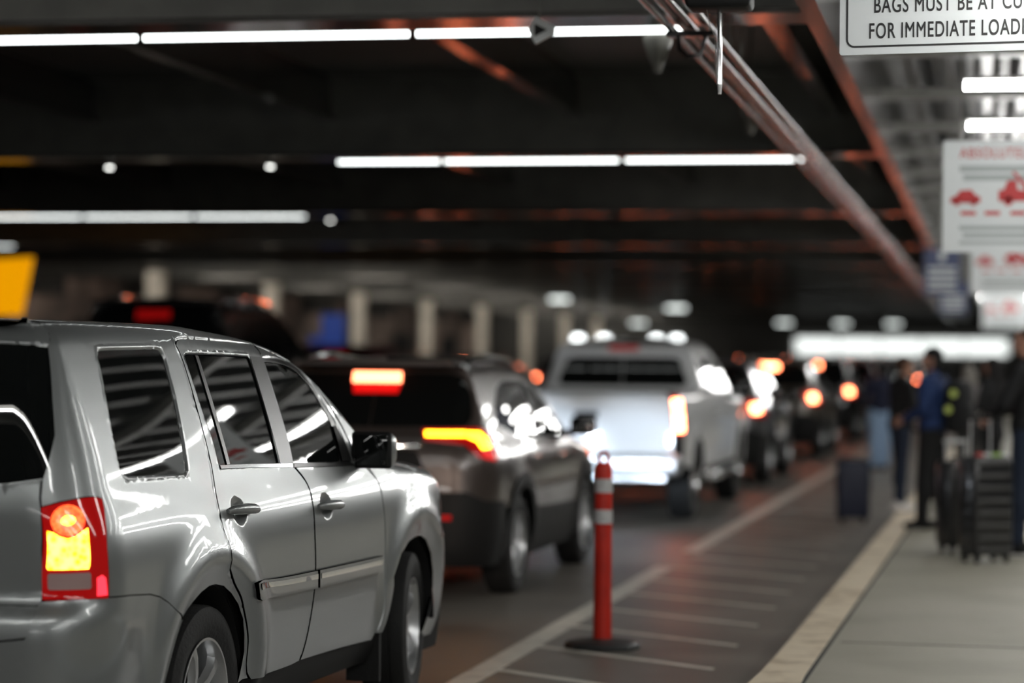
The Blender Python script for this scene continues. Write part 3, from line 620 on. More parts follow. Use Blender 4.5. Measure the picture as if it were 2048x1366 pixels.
    ws = [(x, vedge(S, x, .035)) for x in lin(1.29, 2.11, 6)] + [(2.11, centre_v(S, 2.11)), (1.29, centre_v(S, 1.29))]
    w = MB(); patch(w, S, ws, off=-.006, sp=.12, sides='RL', skirt=0); w.build('windscreen', 'glass', root)
    well(root, [(0, .36), (2.69, .36)], .90, .44)
    w = MB(); w.box((0, 1.35, .36), (1.0, 4.1, .22)); w.box((0, 1.35, .42), (1.68, 1.7, .3)); w.box((0, -.66, .48), (1.4, .42, .36)); w.build('underbody', 'under', root)
    for x in (0, 2.69):
        for s in (1, -1): make_wheel('wheel', root, (s*.80, x, .36), .36, .235, .225, s, 10 if detail else 5, 0, 'thin')
    return root
def pickup(label, loc, rz):
    """long double cab pickup: lower body with cargo bed, and the cab on top"""
    root = thing('pickup_truck', label, 'truck', loc, rz)
    B = Surf(W=[(.3, .93), (.45, .98), (.6, 1.0), (.8, 1.01), (1.0, 1.01), (1.15, 1.0), (1.25, .985), (1.36, .96), (1.5, .94)],
        top=[(-1.5, 1.37), (1.0, 1.36), (2.0, 1.33), (3.2, 1.30), (3.5, 1.28), (4.3, 1.24), (4.7, 1.10), (4.9, .95)], rear=(-1.02, .10), front=(4.35, .45), edge=.05,
        lean=[(.3, 0), (.6, 0), (1.0, .0), (1.4, .02)], nose=[(.3, -.05), (.6, .02), (1.0, 0), (1.3, -.04)], wmax=1.01,
        arches=[(0, .42, .52, .09, .025), (3.74, .42, .52, .09, .025)], crown=.02, taper=[(-1.2, -.01), (0, 0), (3.5, 0), (4.6, -.05)])
    T = Surf(W=[(1.0, .99), (1.2, .965), (1.3, .94), (1.5, .875), (1.75, .785), (1.9, .72), (2.0, .67)],
        top=[(.8, 1.84), (1.2, 1.885), (1.8, 1.91), (2.4, 1.895), (2.75, 1.85), (3.1, 1.66), (3.6, 1.33), (3.9, 1.2)], rear=(1.18, .13), front=(3.9, .1), edge=.08,
        lean=[(1.2, 0), (1.5, .05), (1.9, .16)], nose=[(1.2, 0), (1.9, 0)], wmax=1.0, crown=.03)
    ub, uf = B.uc_rear(), B.uc_front()
    ra = arch(0, .42, .46, .55); fa = arch(3.74, .42, .46, .55)
    side = [(-.96, .62)] + ra + [(.50, .52), (3.20, .52)] + fa + [(4.25, .5), (uf, .5), (uf, 1.05), (4.55, 1.12), (4.3, vedge(B, 4.3, .1)), (4.2, centre_v(B, 4.2)), (3.45, centre_v(B, 3.45)), (3.45, vedge(B, 3.45, .0)), (1.05, vedge(B, 1.05, .0)), (1.05, vedge(B, 1.05, .06)), (-.98, vedge(B, -.98, .06)), (-1.0, 1.37), (-1.0, .95)]
    b = MB(); patch(b, B, side, sp=.09, sides='RL', skirt=.03); b.build('body', 'white', root)
    ed = [(ub, .70), (-1.17, .70), (-1.17, 1.385), (ub, 1.385)]
    t = MB(); patch(t, B, ed, sp=.08, sides='RL', skirt=.04); t = t.build('tailgate', 'white', root)
    g = MB(); patch(g, B, [(ub, .84), (-1.35, .84), (-1.35, 1.20), (ub, 1.20)], [[(ub+.002, .87), (-1.38, .87), (-1.38, 1.17), (ub+.002, 1.17)]], off=.004, sp=.1, sides='RL', skirt=.01); g.build('tailgate_pressing', 'white', t)
    g = MB(); g.rbox((0, -1.13, 1.12), (.24, .03, .07), .01); g.build('tailgate_handle', 'trim', t)
    for sd in 'RL':
        l = MB(); patch(l, B, [(-1.165, .93), (-1.00, .93), (-.98, 1.33), (-1.165, 1.33)], off=.012, sp=.05, sides=sd, skirt=.03); l = l.build('tail_lamp', 'redlens', root)
        for v0, v1 in ((1.18, 1.29), (1.06, 1.16), (.96, 1.05)):
            g = MB(); patch(g, B, [(-1.155, v0), (-1.05, v0), (-1.05, v1), (-1.155, v1)], off=.016, sp=.05, sides=sd, skirt=.004); g.build('lit_lens', 'lampfar', l)
        sg = 1 if sd == 'R' else -1
        m = MB(); m.rbox((sg*1.16, 2.95, 1.38), (.22, .14, .26), .05); m = m.build('wing_mirror', 'chrome', root)
        g = MB(); g.rbox((sg*1.16, 2.875, 1.38), (.18, .008, .22), .003); g.build('mirror_glass', 'glass', m)
        g = MB(); g.tube([(sg*1.06, 2.95, 1.30), (sg*.93, 2.95, 1.27)], .03); g.build('mirror_arm', 'trim', m)
        r = MB(); r.tube([(sg*.98, .62, .44), (sg*1.04, .72, .42), (sg*1.04, 3.0, .42), (sg*.98, 3.1, .44)], .05); r.build('running_board', 'chrome', root)
        for ua in (1.35, 2.35):
            p = B.P(ua, 1.10); h = MB(); h.rbox((sg*(p[1]+.022), ua, 1.12), (.03, .22, .04), .012); h.build('door_handle', 'chrome', root)
            d = MB(); patch(d, B, [(ua-.12, .55), (ua-.108, .55), (ua-.108, 1.28), (ua-.12, 1.28)], off=.001, sp=.15, sides=sd, skirt=0); d.build('door_gap', 'under', root)
        c = MB(); patch(c, B, arch(0, .42, .52, .40, 14)+arch(0, .42, .45, .40, 14)[::-1], off=.01, sp=.08, sides=sd, skirt=.03); c.build('arch_molding', 'white', root)
        c = MB(); patch(c, B, arch(3.74, .42, .52, .40, 14)+arch(3.74, .42, .45, .40, 14)[::-1], off=.01, sp=.08, sides=sd, skirt=.03); c.build('arch_molding', 'white', root)
        w1 = [(1.32, 1.36), (2.18, 1.36), (2.15, 1.74), (1.42, 1.74)]; w2 = [(2.26, 1.36), (3.25, 1.35), (2.98, 1.60), (2.72, 1.73), (2.24, 1.74)]
        for w in (w1, w2):
            g = MB(); patch(g, T, w, off=.004, sp=.12, sides=sd, skirt=.006); g.build('window', 'glass', root)
    bp = MB(); bp.rbox((0, -1.22, .62), (2.0, .22, .22), .05); bp.box((0, -1.18, .50), (1.7, .16, .08)); bp = bp.build('rear_bumper', 'alloy', root)
    g = MB(); g.box((0, -1.337, .63), (.32, .012, .16)); g.build('number_plate', 'sign', bp)
    g = MB(); g.box((0, -1.30, .44), (.09, .12, .09)); g.build('tow_hitch', 'trim', bp)
    tu = T.uc_rear()
    rw = [(tu+.005, 1.715), (.80, 1.72), (.90, 1.70), (.93, 1.45), (.86, 1.40), (tu+.005, 1.40)]
    cab = [(tu, 1.25), (3.55, 1.25), (3.45, vedge(T, 3.45, .0))] + [(x, vedge(T, x, .04)) for x in lin(3.3, 2.85, 4)] + [(2.8, centre_v(T, 2.8)), (1.45, centre_v(T, 1.45)), (1.45, vedge(T, 1.45, .2)), (1.1, 1.94), (tu, 1.97)]
    c = MB(); patch(c, T, cab, [rw], sp=.09, sides='RL', skirt=.02); c = c.build('cab', 'white', root)
    g = MB(); patch(g, T, grow(rw, .006), off=-.006, sp=.12, sides='RL', skirt=0); g.build('rear_window', 'glass', c)
    g = MB(); patch(g, T, [(tu, 1.80), (tu+.22, 1.80), (tu+.22, 1.845), (tu, 1.845)], off=.012, sp=.08, sides='RL', skirt=.012); g.build('brake_light', 'redlens', c)
    ws = [(x, vedge(T, x, .045)) for x in lin(2.82, 3.44, 5)] + [(3.44, centre_v(T, 3.44)), (2.82, centre_v(T, 2.82))]
    w = MB(); patch(w, T, ws, off=-.004, sp=.15, sides='RL', skirt=0); w.build('windscreen', 'glass', c)
    k = MB(); k.box((0, .0, .74), (1.84, 2.1, .04)); k.box((.93, .0, 1.04), (.03, 2.1, .62)); k.box((-.93, .0, 1.04), (.03, 2.1, .62)); k.box((0, 1.04, 1.04), (1.84, .03, .62)); k.build('bed_liner', 'under', root)
    well(root, [(0, .42), (3.74, .42)], .96, .47)
    w = MB(); w.box((0, 1.9, .52), (.9, 5.6, .25)); w.box((0, 1.87, .62), (1.8, 2.5, .3)); w.build('chassis', 'under', root)
    for x in (0, 3.74):
        for s in (1, -1): make_wheel('wheel', root, (s*.86, x, .40), .40, .255, .27, s, 6, 0, 'wide', 'chrome')
    return root

# ---------------------------------------------------------------- the place
def ground_x(x0, y): return x0 + .0152*(y-13)      # the painted lines and the curb drift a little towards the right
def strip(mb, pts_l, pts_r, z0, z1):
    n = len(pts_l); vs = [(p[0], p[1], z1) for p in pts_l]+[(p[0], p[1], z1) for p in pts_r]+[(p[0], p[1], z0) for p in pts_l]+[(p[0], p[1], z0) for p in pts_r]
    fs = []
    for i in range(n-1):
        fs += [(i, i+1, n+i+1, n+i), (2*n+i, i, i+1, 2*n+i+1)[::-1], (3*n+i, n+i, n+i+1, 3*n+i+1)]
    fs += [(0, n, 3*n, 2*n), (n-1, 2*n-1, 4*n-1, 3*n-1)[::-1]]
    mb.add(vs, fs)
def place():
    f = MB(); f.box((-14, 66, -.1), (50, 172, .2)); struct('floor', f, 'road', 'stained concrete road with red reflections', 'road')
    ys = [-18, 6, 11, 12, 12.6, 13.4] + [15+5*i for i in range(26)]
    xr = [ground_x(-.875, y) for y in ys]; flare = {12: .03, 11: .06, 6: .06, -18: .06}
    w = MB(); strip(w, [(x+.012, y) for x, y in zip(xr, ys)], [(9, y) for y in ys], .0, .13); struct('floor', w, 'walk', 'raised concrete sidewalk at the right', 'sidewalk')
    c = MB(); ys2 = [y for y in ys if y >= 12]
    strip(c, [(ground_x(-1.11, y)-flare.get(y, 0)-(.01 if y == 12.6 else 0), y) for y in ys2], [(ground_x(-.885, y)+flare.get(y, 0)*.5, y) for y in ys2], 0, .135); struct('trim_1', c, 'curb', 'cream painted curb between road and sidewalk', 'curb')
    c = MB(); ys3 = [-18, 6, 11, 11.99]
    strip(c, [(ground_x(-1.16, y), y) for y in ys3], [(ground_x(-.88, y), y) for y in ys3], 0, .133); struct('trim_2', c, 'whiteline', 'pale unpainted end of the curb at the bottom edge', 'curb')
    j = MB(); strip(j, [(ground_x(-.884, y), y) for y in ys], [(ground_x(-.862, y), y) for y in ys], .05, .1335); j.box((1.5, 14.05, .1312), (4.6, .012, .002), R(-1.5)); j.box((1.5, 20.6, .1312), (4.6, .012, .002)); struct('trim_3', j, 'joint', 'dark joints in the sidewalk', 'joint')
    l = MB()
    for a, b in ((4, 20.3), (21.9, 120)):
        yy = [a+(b-a)*i/8 for i in range(9)]; strip(l, [(ground_x(-2.79, y), y) for y in yy], [(ground_x(-2.635, y), y) for y in yy], 0, .003)
    y = 9.9
    while y < 60:
        h = MB(); x0, x1 = ground_x(-2.63, y), ground_x(-1.50, y)
        l.add([(x0, y, .0025), (x1, y-.80, .0025), (x1, y-.71, .0025), (x0, y+.10, .0025)], [(0, 1, 2, 3)]); y += 1.145
    struct('trim_4', l, 'line', 'white lane line with slanted hatching', 'road marking')
    g = MB(); g.box((-.60, 11.87, .131), (.50, .54, .006)); g = struct('trim_5', g, 'grate', 'brown ribbed strip set in the sidewalk at the bottom edge', 'grate')
    for k in range(12):
        q = MB(); q.box((-.84+.044*k, 11.87, .1345), (.010, .54, .003)); q.build('groove', 'joint', g)
    g = MB(); g.box((1.0, 11.92, .131), (2.66, .52, .006)); struct('trim_6', g, 'whiteline', 'white painted band on the sidewalk at the bottom right', 'marking')
    # ceiling: deck, cross beams with glossy soffits, stringers, edge girder, ribbed deck over the sidewalk
    c = MB(); c.box((-14, 62, 4.52), (26.2, 180, .2)); ce = struct('ceiling', c, 'deck', 'dark deck over the road', 'ceiling')
    for n in range(-2, 12):
        y = 13.78+9.45*n
        b = MB(); b.box((-14, y, 3.637), (26.1, .46, .034)); b.build('beam_flange', 'soffit', ce)
        b = MB(); b.box((-14, y, 4.04), (26.1, .05, .77)); b.box((-14, y, 4.40), (26.1, .4, .03)); b.build('beam_web', 'steel', ce)
    for k in range(9):
        x = -1.44-2.42*k
        b = MB(); b.box((x, 62, 4.01), (.15, 178, .025)); b.box((x, 62, 4.22), (.03, 178, .40)); b.build('stringer', 'soffit', ce)
    c = MB(); c.box((4, 62, 4.42), (10, 180, .2)); c2 = struct('ceiling', c, 'rib', 'ribbed metal ceiling over the sidewalk', 'ceiling')
    for k in range(26):
        b = MB(); b.prism([(-.66+.30*k, 4.03), (-.58+.30*k, 4.03), (-.50+.30*k, 4.32), (-.74+.30*k, 4.32)], -20, 130, 'Y'); b.build('rib', 'rib', c2)
    for k in range(-10, 28):
        b = MB(); b.box((3.9, 21.3+3*k, 3.985), (9.6, .14, .09)); b.build('cross_bar', 'steel', c2)
    b = MB(); b.box((-.92, 62, 3.56), (.10, 178, .03)); b.box((-.92, 62, 4.0), (.04, 178, .86)); struct('trim_7', b, 'soffit', 'glossy edge girder between the two ceilings', 'girder')
    # walls
    w = MB(); w.box((-25.2, 62, 2.2), (.4, 180, 4.6)); wl = struct('wall_left', w, 'wall', 'warm grey wall beyond the columns', 'wall')
    for k in range(12):
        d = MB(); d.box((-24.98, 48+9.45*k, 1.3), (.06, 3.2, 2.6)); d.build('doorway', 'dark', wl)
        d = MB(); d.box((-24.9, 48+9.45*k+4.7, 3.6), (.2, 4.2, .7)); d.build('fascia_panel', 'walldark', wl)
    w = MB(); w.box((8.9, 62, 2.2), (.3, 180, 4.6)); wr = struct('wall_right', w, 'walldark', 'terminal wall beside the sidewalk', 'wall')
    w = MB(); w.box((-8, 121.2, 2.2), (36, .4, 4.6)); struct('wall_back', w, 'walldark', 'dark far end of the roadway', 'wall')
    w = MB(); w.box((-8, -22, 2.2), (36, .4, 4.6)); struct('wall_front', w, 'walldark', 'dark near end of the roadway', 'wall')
    g = MB(); g.box((-4.1, 120.8, 2.28), (10.2, .1, .80)); g = struct('window_1', g, 'facade', 'long bright glazed band at the far end', 'window')
    for k in range(6):
        d = MB(); d.box((-9.1+2.0*k, 120.7, 2.28), (.06, .08, .80)); d.build('mullion', 'steel', g)
    # columns far left
    for n in range(8):
        c = MB(); c.rbox((-19, 55+9.45*n, 1.81), (.40, .40, 3.6), .03); c = c.build('column', 'column')
        tag(c, 'pale square column in the far left row, %s from the left' % ORD[n], 'column', 'columns along the far left side')
    # fluorescent tubes under the beams
    L = 1.58
    rows = [(-1, [-1.75-1.64*k for k in range(7)], 'beam above the camera'), (-2, [-1.75-1.64*k for k in range(5)], 'beam behind the camera'), (0, [-1.70-1.70*k for k in range(7)], 'nearest beam'), (1, [-1.74, -3.54, -5.32], 'second beam'), (2, [-9.34-1.64*k for k in range(4)], 'third beam'), (3, [-17.5, -19.2], 'fourth beam')]
    first = None
    def tube(x0, x1, y, z, label, group, m='tube'):
        t = MB(); t.cyl((x0, y, z), (x1, y, z), .020 if m == 'tube_road' else .023, n=12); t = t.build('ceiling_light', m); tag(t, label, 'ceiling light', group)
        b = MB(); b.box(((x0+x1)/2, y, z+.039), (x1-x0, .04 if m == 'tube_road' else .17, .018))
        for x in (x0+.2, x1-.2): b.cyl((x, y, z+.03), (x, y, 4.42 if z > 3.4 else 4.32), .005, n=6)
        b.build('batten', 'steel', t); return t
    for n, xs, nm in rows:
        y = 14.345+9.45*n
        for k, x in enumerate(xs):
            tube(x-(1.65 if n == 0 else (1.72, 1.72, 1.02)[k] if n == 1 else L), x, y, 3.643, 'white fluorescent tube under the %s, %s from its right end' % (nm, ORD[k]), 'tubes under the road beams', 'tube_road' if n >= 0 else 'tube')
    k = 0
    for i in range(-6, 22):
        y = 15.1+2.6*i
        for q, x in enumerate((-.15, 1.55, 3.25)):
            if y > 45 and q: continue
            lb = 'white fluorescent tube in the rows over the sidewalk'
            if q == 0 and i in (0, 1): lb = ('upper bright white tube at right, just under the loading sign', 'lower bright white tube at right, just above the tow sign')[i]
            tube(x, x+1.6, y, 3.375, lb, 'tubes over the sidewalk')
    for n in range(8):  # hidden fill tubes, added to brighten the far left columns and wall
        tube(-18.2, -16.6, 52+9.45*n, 3.95, 'added fluorescent fill tube hidden above the beams at the far left', 'added fill tubes at the far left', 'fill_tube')
        tube(-22.6, -21.0, 52+9.45*n, 3.95, 'added fluorescent fill tube hidden above the beams at the far left', 'added fill tubes at the far left', 'fill_tube')
    for k, (x, y, z) in enumerate(((-13.8, 80, 3.56), (-10.0, 80.4, 3.30), (-15.1, 108, 3.17), (-8.7, 108, 3.22), (-6.2, 108, 3.2), (-4.0, 108, 3.2), (.12, 69, 3.36))):
        t = MB(); t.rbox((x, y, z), (.62, .3, .10), .03); t = t.build('ceiling_lamp', 'farlamp'); tag(t, ('oval lamp under the ceiling above the pickup, upper left', 'oval lamp under the ceiling above the pickup, upper right', 'oval lamp low above the pickup roof', 'leftmost of three lamps above the bright glazed band', 'middle of three lamps above the bright glazed band', 'rightmost of three lamps above the bright glazed band', 'bright lamp under the stacked signs at far right')[k], 'ceiling light', 'far ceiling lamps')
        r = MB(); r.cyl((x, y, z+.05), (x, y, 4.42), .012, n=8); r.build('stem', 'steel', t)
    for k, (x, y) in enumerate(((-8.55, 23.3), (-6.9, 23.3), (-8.85, 32.8))):
        t = MB(); t.cyl((x, y, 3.62), (x, y, 3.56), .035, .03, n=16); t = t.build('spot_lamp', 'steel'); tag(t, 'tiny round spot lamp under a beam, %s from the left' % ('second', 'third', 'first')[k] if 0 else 'tiny round lamp under the %s' % ('second beam at far left', 'second beam left of its tubes', 'third beam right of its tubes')[k], 'ceiling light')
        r = MB(); r.cyl((x, y, 3.56), (x, y, 3.545), .028, n=16); r.build('bulb', mats_spot, t)
    for k, x in enumerate((-19.9, -18.6, -16.0, -15.0)):  # added glows stand in for white discs along the pickup roof
        t = MB(); t.rbox((x, 120.93, 2.50), (.45, .14, .30), .05); t = t.build('disc_glow', 'disc_glow'); tag(t, 'added glow standing in for a white disc at the pickup roof, %s from the left' % ORD[k], 'added glow', 'added glows at the pickup roof')
        b = MB(); b.box((x, 120.99, 2.50), (.55, .04, .40)); b.build('bracket', 'steel', t)
    # pipes along the ceiling
    for k, (dx, dz, r) in enumerate(((-1.66, 3.475, .020), (-1.60, 3.50, .024), (-1.54, 3.48, .020), (-1.47, 3.50, .026))):
        p = MB(); p.cyl((dx, -10, dz), (dx, 118, dz), r, n=14); p = p.build('ceiling_pipe', 'pipe'); tag(p, 'dark glossy pipe running along the ceiling above the curb, %s from the left of four' % ORD[k], 'pipe', 'pipes along the ceiling')
        for q in range(14):
            h = MB(); y = 5.2+4.7*q; h.tube([(dx-r-.004, y, 4.40), (dx-r-.004, y, dz), (dx, y, dz-r-.004), (dx+r+.004, y, dz), (dx+r+.004, y, 4.40)], .004, 6); h.build('hanger', 'steel', p)
    b = MB(); b.rbox((-1.55, 13.0, 3.44), (.26, .08, .03), .01); b.tube([(-1.62, 13.0, 3.44), (-1.61, 13.0, 3.36), (-1.57, 13.0, 3.32), (-1.50, 13.0, 3.33), (-1.47, 13.0, 3.44)], .012); b = b.build('pipe_hanger', 'pipe'); tag(b, 'bent conduit and clamp hanging below the ceiling pipes', 'pipe clamp')
    # hanging rod with its box
    t = thing('hanging_antenna', 'slim silver rod pointing down from a black box at the ceiling', 'antenna', (-1.18, 10.97, 3.28))
    b = MB(); b.rbox((-.0, 0, .13), (.29, .22, .26), .025); b.cyl((0, 0, .26), (0, 0, 1.135), .02); b.build('housing', 'trim', t)
    b = MB(); b.box((-.02, -.112, .13), (.12, .006, .06)); b.build('plate', 'steel', t)
    b = MB(); b.cyl((0, 0, .0), (0, 0, -.33), .0115, n=20); b.build('rod', 'chrome', t)
    b = MB(); b.cyl((.002, 0, -.33), (.002, 0, -.375), .010, .007, n=16); b.build('rod_tip', 'reflective', t)
    b = MB(); b.tube([(-.06, -.02, .02), (-.045, -.02, -.06), (-.02, -.015, -.12), (-.0135, -.010, -.30)], .0018, 6); b.build('wire', 'steel', t)
    a = thing('arrow_sign', 'small white triangular arrow sign hanging in front of the nearest tube', 'sign', (-2.40, 13.2, 3.50))
    b = MB(); o = [(-.062, .0), (-.02, .075), (.085, .02), (.085, -.02), (-.02, -.075)]; b.prism(o, -.012, .012, 'Y'); b.build('panel', 'sign', a)
    b = MB(); b.prism([(-.025, .035), (.045, 0), (-.025, -.035)], -.015, -.0125, 'Y'); b.build('arrow', 'dark', a)
    b = MB(); b.cyl((0, 0, .06), (0, 0, .92), .004, n=8); b.build('rod', 'steel', a)
    for k, (x, y) in enumerate(((-1.92, 14.45), (-1.76, 18.55))):
        b = MB(); b.lathe([(3.40, .001), (3.405, .02), (3.50, .055), (3.60, .09), (3.62, .09), (3.62, .001)], (x, y, 0), 'Z', 24); b.cyl((x, y, 3.62), (x, y, 4.42), .012, n=8); b = b.build('ceiling_speaker', 'steel')
        tag(b, ('grey cone hanging below the ceiling behind the nearest beam', 'grey cone hanging lower right beside the ceiling pipes')[k], 'ceiling cone')
def text(s, size, m, parent, loc, width=None, name='lettering', sx=.8):
    cu = bpy.data.curves.new(name, 'FONT'); cu.body = s; cu.size = size; cu.align_x = 'LEFT'; cu.extrude = .0012; cu.bevel_depth = size*.010; cu.bevel_resolution = 0; cu.space_character = 1.12
    o = bpy.data.objects.new(name, cu); COL.objects.link(o); bpy.context.view_layer.update()
    me = bpy.data.meshes.new_from_object(o.evaluated_get(bpy.context.evaluated_depsgraph_get())); bpy.data.objects.remove(o)
    xs = [q.co.x for q in me.vertices]; w = max(xs)-min(xs); k = (width/w) if width else sx; x0 = min(xs)
    for q in me.vertices: q.co = Vector(((q.co.x-x0)*k, -q.co.z, q.co.y))
    me.materials.clear(); me.materials.append(M[m]); me.name = name
    o = bpy.data.objects.new(name, me); COL.objects.link(o); o.parent = parent; o.location = loc; return o
def rrect(x0, z0, x1, z1, r, n=6):
    out = []
    for cx, cz, g in ((x1-r, z1-r, 0), (x0+r, z1-r, 90), (x0+r, z0+r, 180), (x1-r, z0+r, 270)):
        for k in range(n+1): a = R(g+90*k/n); out.append((cx+r*math.cos(a), cz+r*math.sin(a)))
    return out
def ring(mb, a, b, y0, y1):
    n = len(a); vs = [(p[0], y, p[1]) for y in (y0, y1) for p in a]+[(p[0], y, p[1]) for y in (y0, y1) for p in b]; fs = []
    for i in range(n):
        j = (i+1) % n; fs += [(i, j, 2*n+j, 2*n+i), (n+i, n+j, 3*n+j, 3*n+i), (i, j, n+j, n+i), (2*n+i, 2*n+j, 3*n+j, 3*n+i)]
    mb.add(vs, fs)
def car_icon(mb, x, z, w, truck=False):
    k = w/1.0
    if not truck: o = [(0, .10), (.02, .26), (.2, .34), (.34, .52), (.70, .54), (.84, .36), (1.0, .30), (1.0, .10)]
    else: o = [(0, .10), (0, .34), (.12, .36), (.20, .56), (.40, .58), (.42, .36), (.60, .34), (.30, .74), (.34, .78), (.72, .36), (1.0, .34), (1.0, .10)]
    mb.prism([(x+p[0]*k, z+p[1]*k) for p in o], -.0145, -.0125, 'Y')
    for c in (.22, .78): mb.cyl((x+c*k, -.0145, z+.10*k), (x+c*k, -.0125, z+.10*k), .10*k, n=16)
def signs():
    s = thing('sign', 'white hanging sign about bags at the curb, nearest the camera at the top right', 'sign', (-.625, 10.56, 3.02), R(-7))
    b = MB(); b.prism(rrect(0, 0, .98, .62, .012), -.006, .006, 'Y'); b.build('panel', 'sign', s)
    b = MB(); ring(b, rrect(.028, .030, .952, .59, .035), rrect(.036, .038, .944, .582, .028), -.0085, -.006); b.build('border', 'signblack', s)
    text('FOR IMMEDIATE LOADING', .092, 'signblack', s, (.127, -.0075, .068), .735)
    text('BAGS MUST BE AT CURB', .092, 'signblack', s, (.147, -.0075, .176), .69)
    for x in (.12, .86):
        h = MB(); h.cyl((x, 0, .62), (x, 0, .98), .008, n=8); h.build('hanger', 'steel', s)
    for k, (x, y, z, sc, lb) in enumerate(((-.305, 17.0, 2.457, 1, 'white hanging sign with red tow icons, large, below the bright tubes at right'), (-.19, 28.0, 2.457, 1, 'white hanging sign with red tow icons just below and behind the larger one'), (-.10, 47.0, 2.3, 1, 'white hanging sign farthest along the sidewalk above the heads'))):
        s = thing('sign', lb, 'sign', (x, y, z))
        b = MB(); b.prism(rrect(0, 0, .86, .755, .015), -.006, .006, 'Y'); b.build('panel', 'sign', s)
        text('ABSOLUTELY', .095, 'signred', s, (.11, -.0075, .640), .50)
        for q, (z0, h) in enumerate(((.565, .04), (.505, .04), (.165, .03), (.115, .03), (.065, .02))):
            b = MB(); b.box((.42, -.0075, z0), (.62-.05*(q % 2), .003, h)); b.build('printed_line', 'signgrey', s)
        b = MB(); car_icon(b, .05, .315, .20); b.build('car_icon', 'signred', s); b = MB(); car_icon(b, .37, .315, .30, True); b.build('tow_truck_icon', 'signred', s)
        for xx in (.17, .33, .50): b = MB(); b.box((xx, -.0075, .265), (.10, .003, .026)); b.build('red_print', 'signred', s)
        for xx in (.12, .74):
            h = MB(); h.cyl((xx, 0, .755), (xx, 0, 3.98-z), .008, n=8); h.build('hanger', 'steel', s)
    for k, (x, y, z, w, h, lb) in enumerate(((-.755, 30, 2.50, .43, .55, 'navy blue sign with white rows hanging left of the tow signs'), (-.69, 36, 2.38, .40, .45, 'navy blue sign behind and below the first navy one'))):
        s = thing('sign', lb, 'sign', (x, y, z))
        b = MB(); b.prism(rrect(0, 0, w, h, .02), -.01, .01, 'Y'); b.build('panel', 'navy', s)
        for q in range(4): b = MB(); b.box((w*.5, -.012, h*(.14+.14*q)), (w*.78, .003, h*.07)); b.build('printed_line', 'sign', s)
        b = MB(); b.box((w*.5, -.012, h*.84), (w*.16, .003, h*.2)); b.build('symbol', 'sign', s)
        q = MB(); q.cyl((w/2, 0, h), (w/2, 0, 3.98-z), .012, n=8); q.build('hanger', 'steel', s)
    s = thing('sign', 'glowing yellow sign panel with a slanted side at the left edge', 'sign', (-15.4, 38, 2.30))
    b = MB(); b.prism([(-1.6, 0), (-.02, 0), (.16, .95), (-1.6, .85)], -.05, .05, 'Y'); b.build('panel', 'yellow', s)
    q = MB(); q.cyl((-.8, 0, .85), (-.8, 0, 2.1), .03, n=8); q.build('hanger', 'steel', s)
    s = thing('sign', 'blue sign boards standing between the far left columns', 'sign', (-15.85, 58, 0))
    b = MB(); b.box((.30, 0, 2.15), (.56, .05, 1.05)); b.box((-.12, 0, 1.95), (.32, .05, .38)); b.build('panel', 'bluesign', s)
    q = MB(); q.cyl((.3, 0, 0), (.3, 0, 1.65), .04, n=10); q.build('post', 'steel', s)
def bollard():
    t = thing('delineator_post', 'orange-red delineator post with two white bands on a black rubber base', 'post', (-2.235, 14.56, 0), R(8))
    b = MB(); b.lathe([(0, .001), (0, .222), (.02, .226), (.042, .205), (.052, .12), (.060, .075), (.060, .001)], n=8, axis='Z'); b.build('base', 'base', t)
    p = MB(); p.lathe([(.055, .001), (.055, .057), (.075, .056), (.30, .053), (.70, .052), (1.06, .051), (1.085, .049), (1.10, .040), (1.105, .001)], n=28, axis='Z'); p = p.build('post', 'orange', t)
    for z0 in (.742, .925):
        q = MB(); q.lathe([(z0, .050), (z0, .0545), (z0+.082, .0542), (z0+.082, .050)], n=32, axis='Z'); q.build('band', 'reflective', p)
    q = MB(); q.lathe([(.733, .050), (.731, .0565), (.738, .0565), (.740, .050)], n=32, axis='Z'); q.build('ring', 'orange', p)
    q = MB(); q.tube([(-.022, 0, 1.09), (-.03, 0, 1.13), (-.015, 0, 1.165), (.015, 0, 1.165), (.03, 0, 1.13), (.022, 0, 1.09)], .011); q.build('loop_handle', 'orange', p)

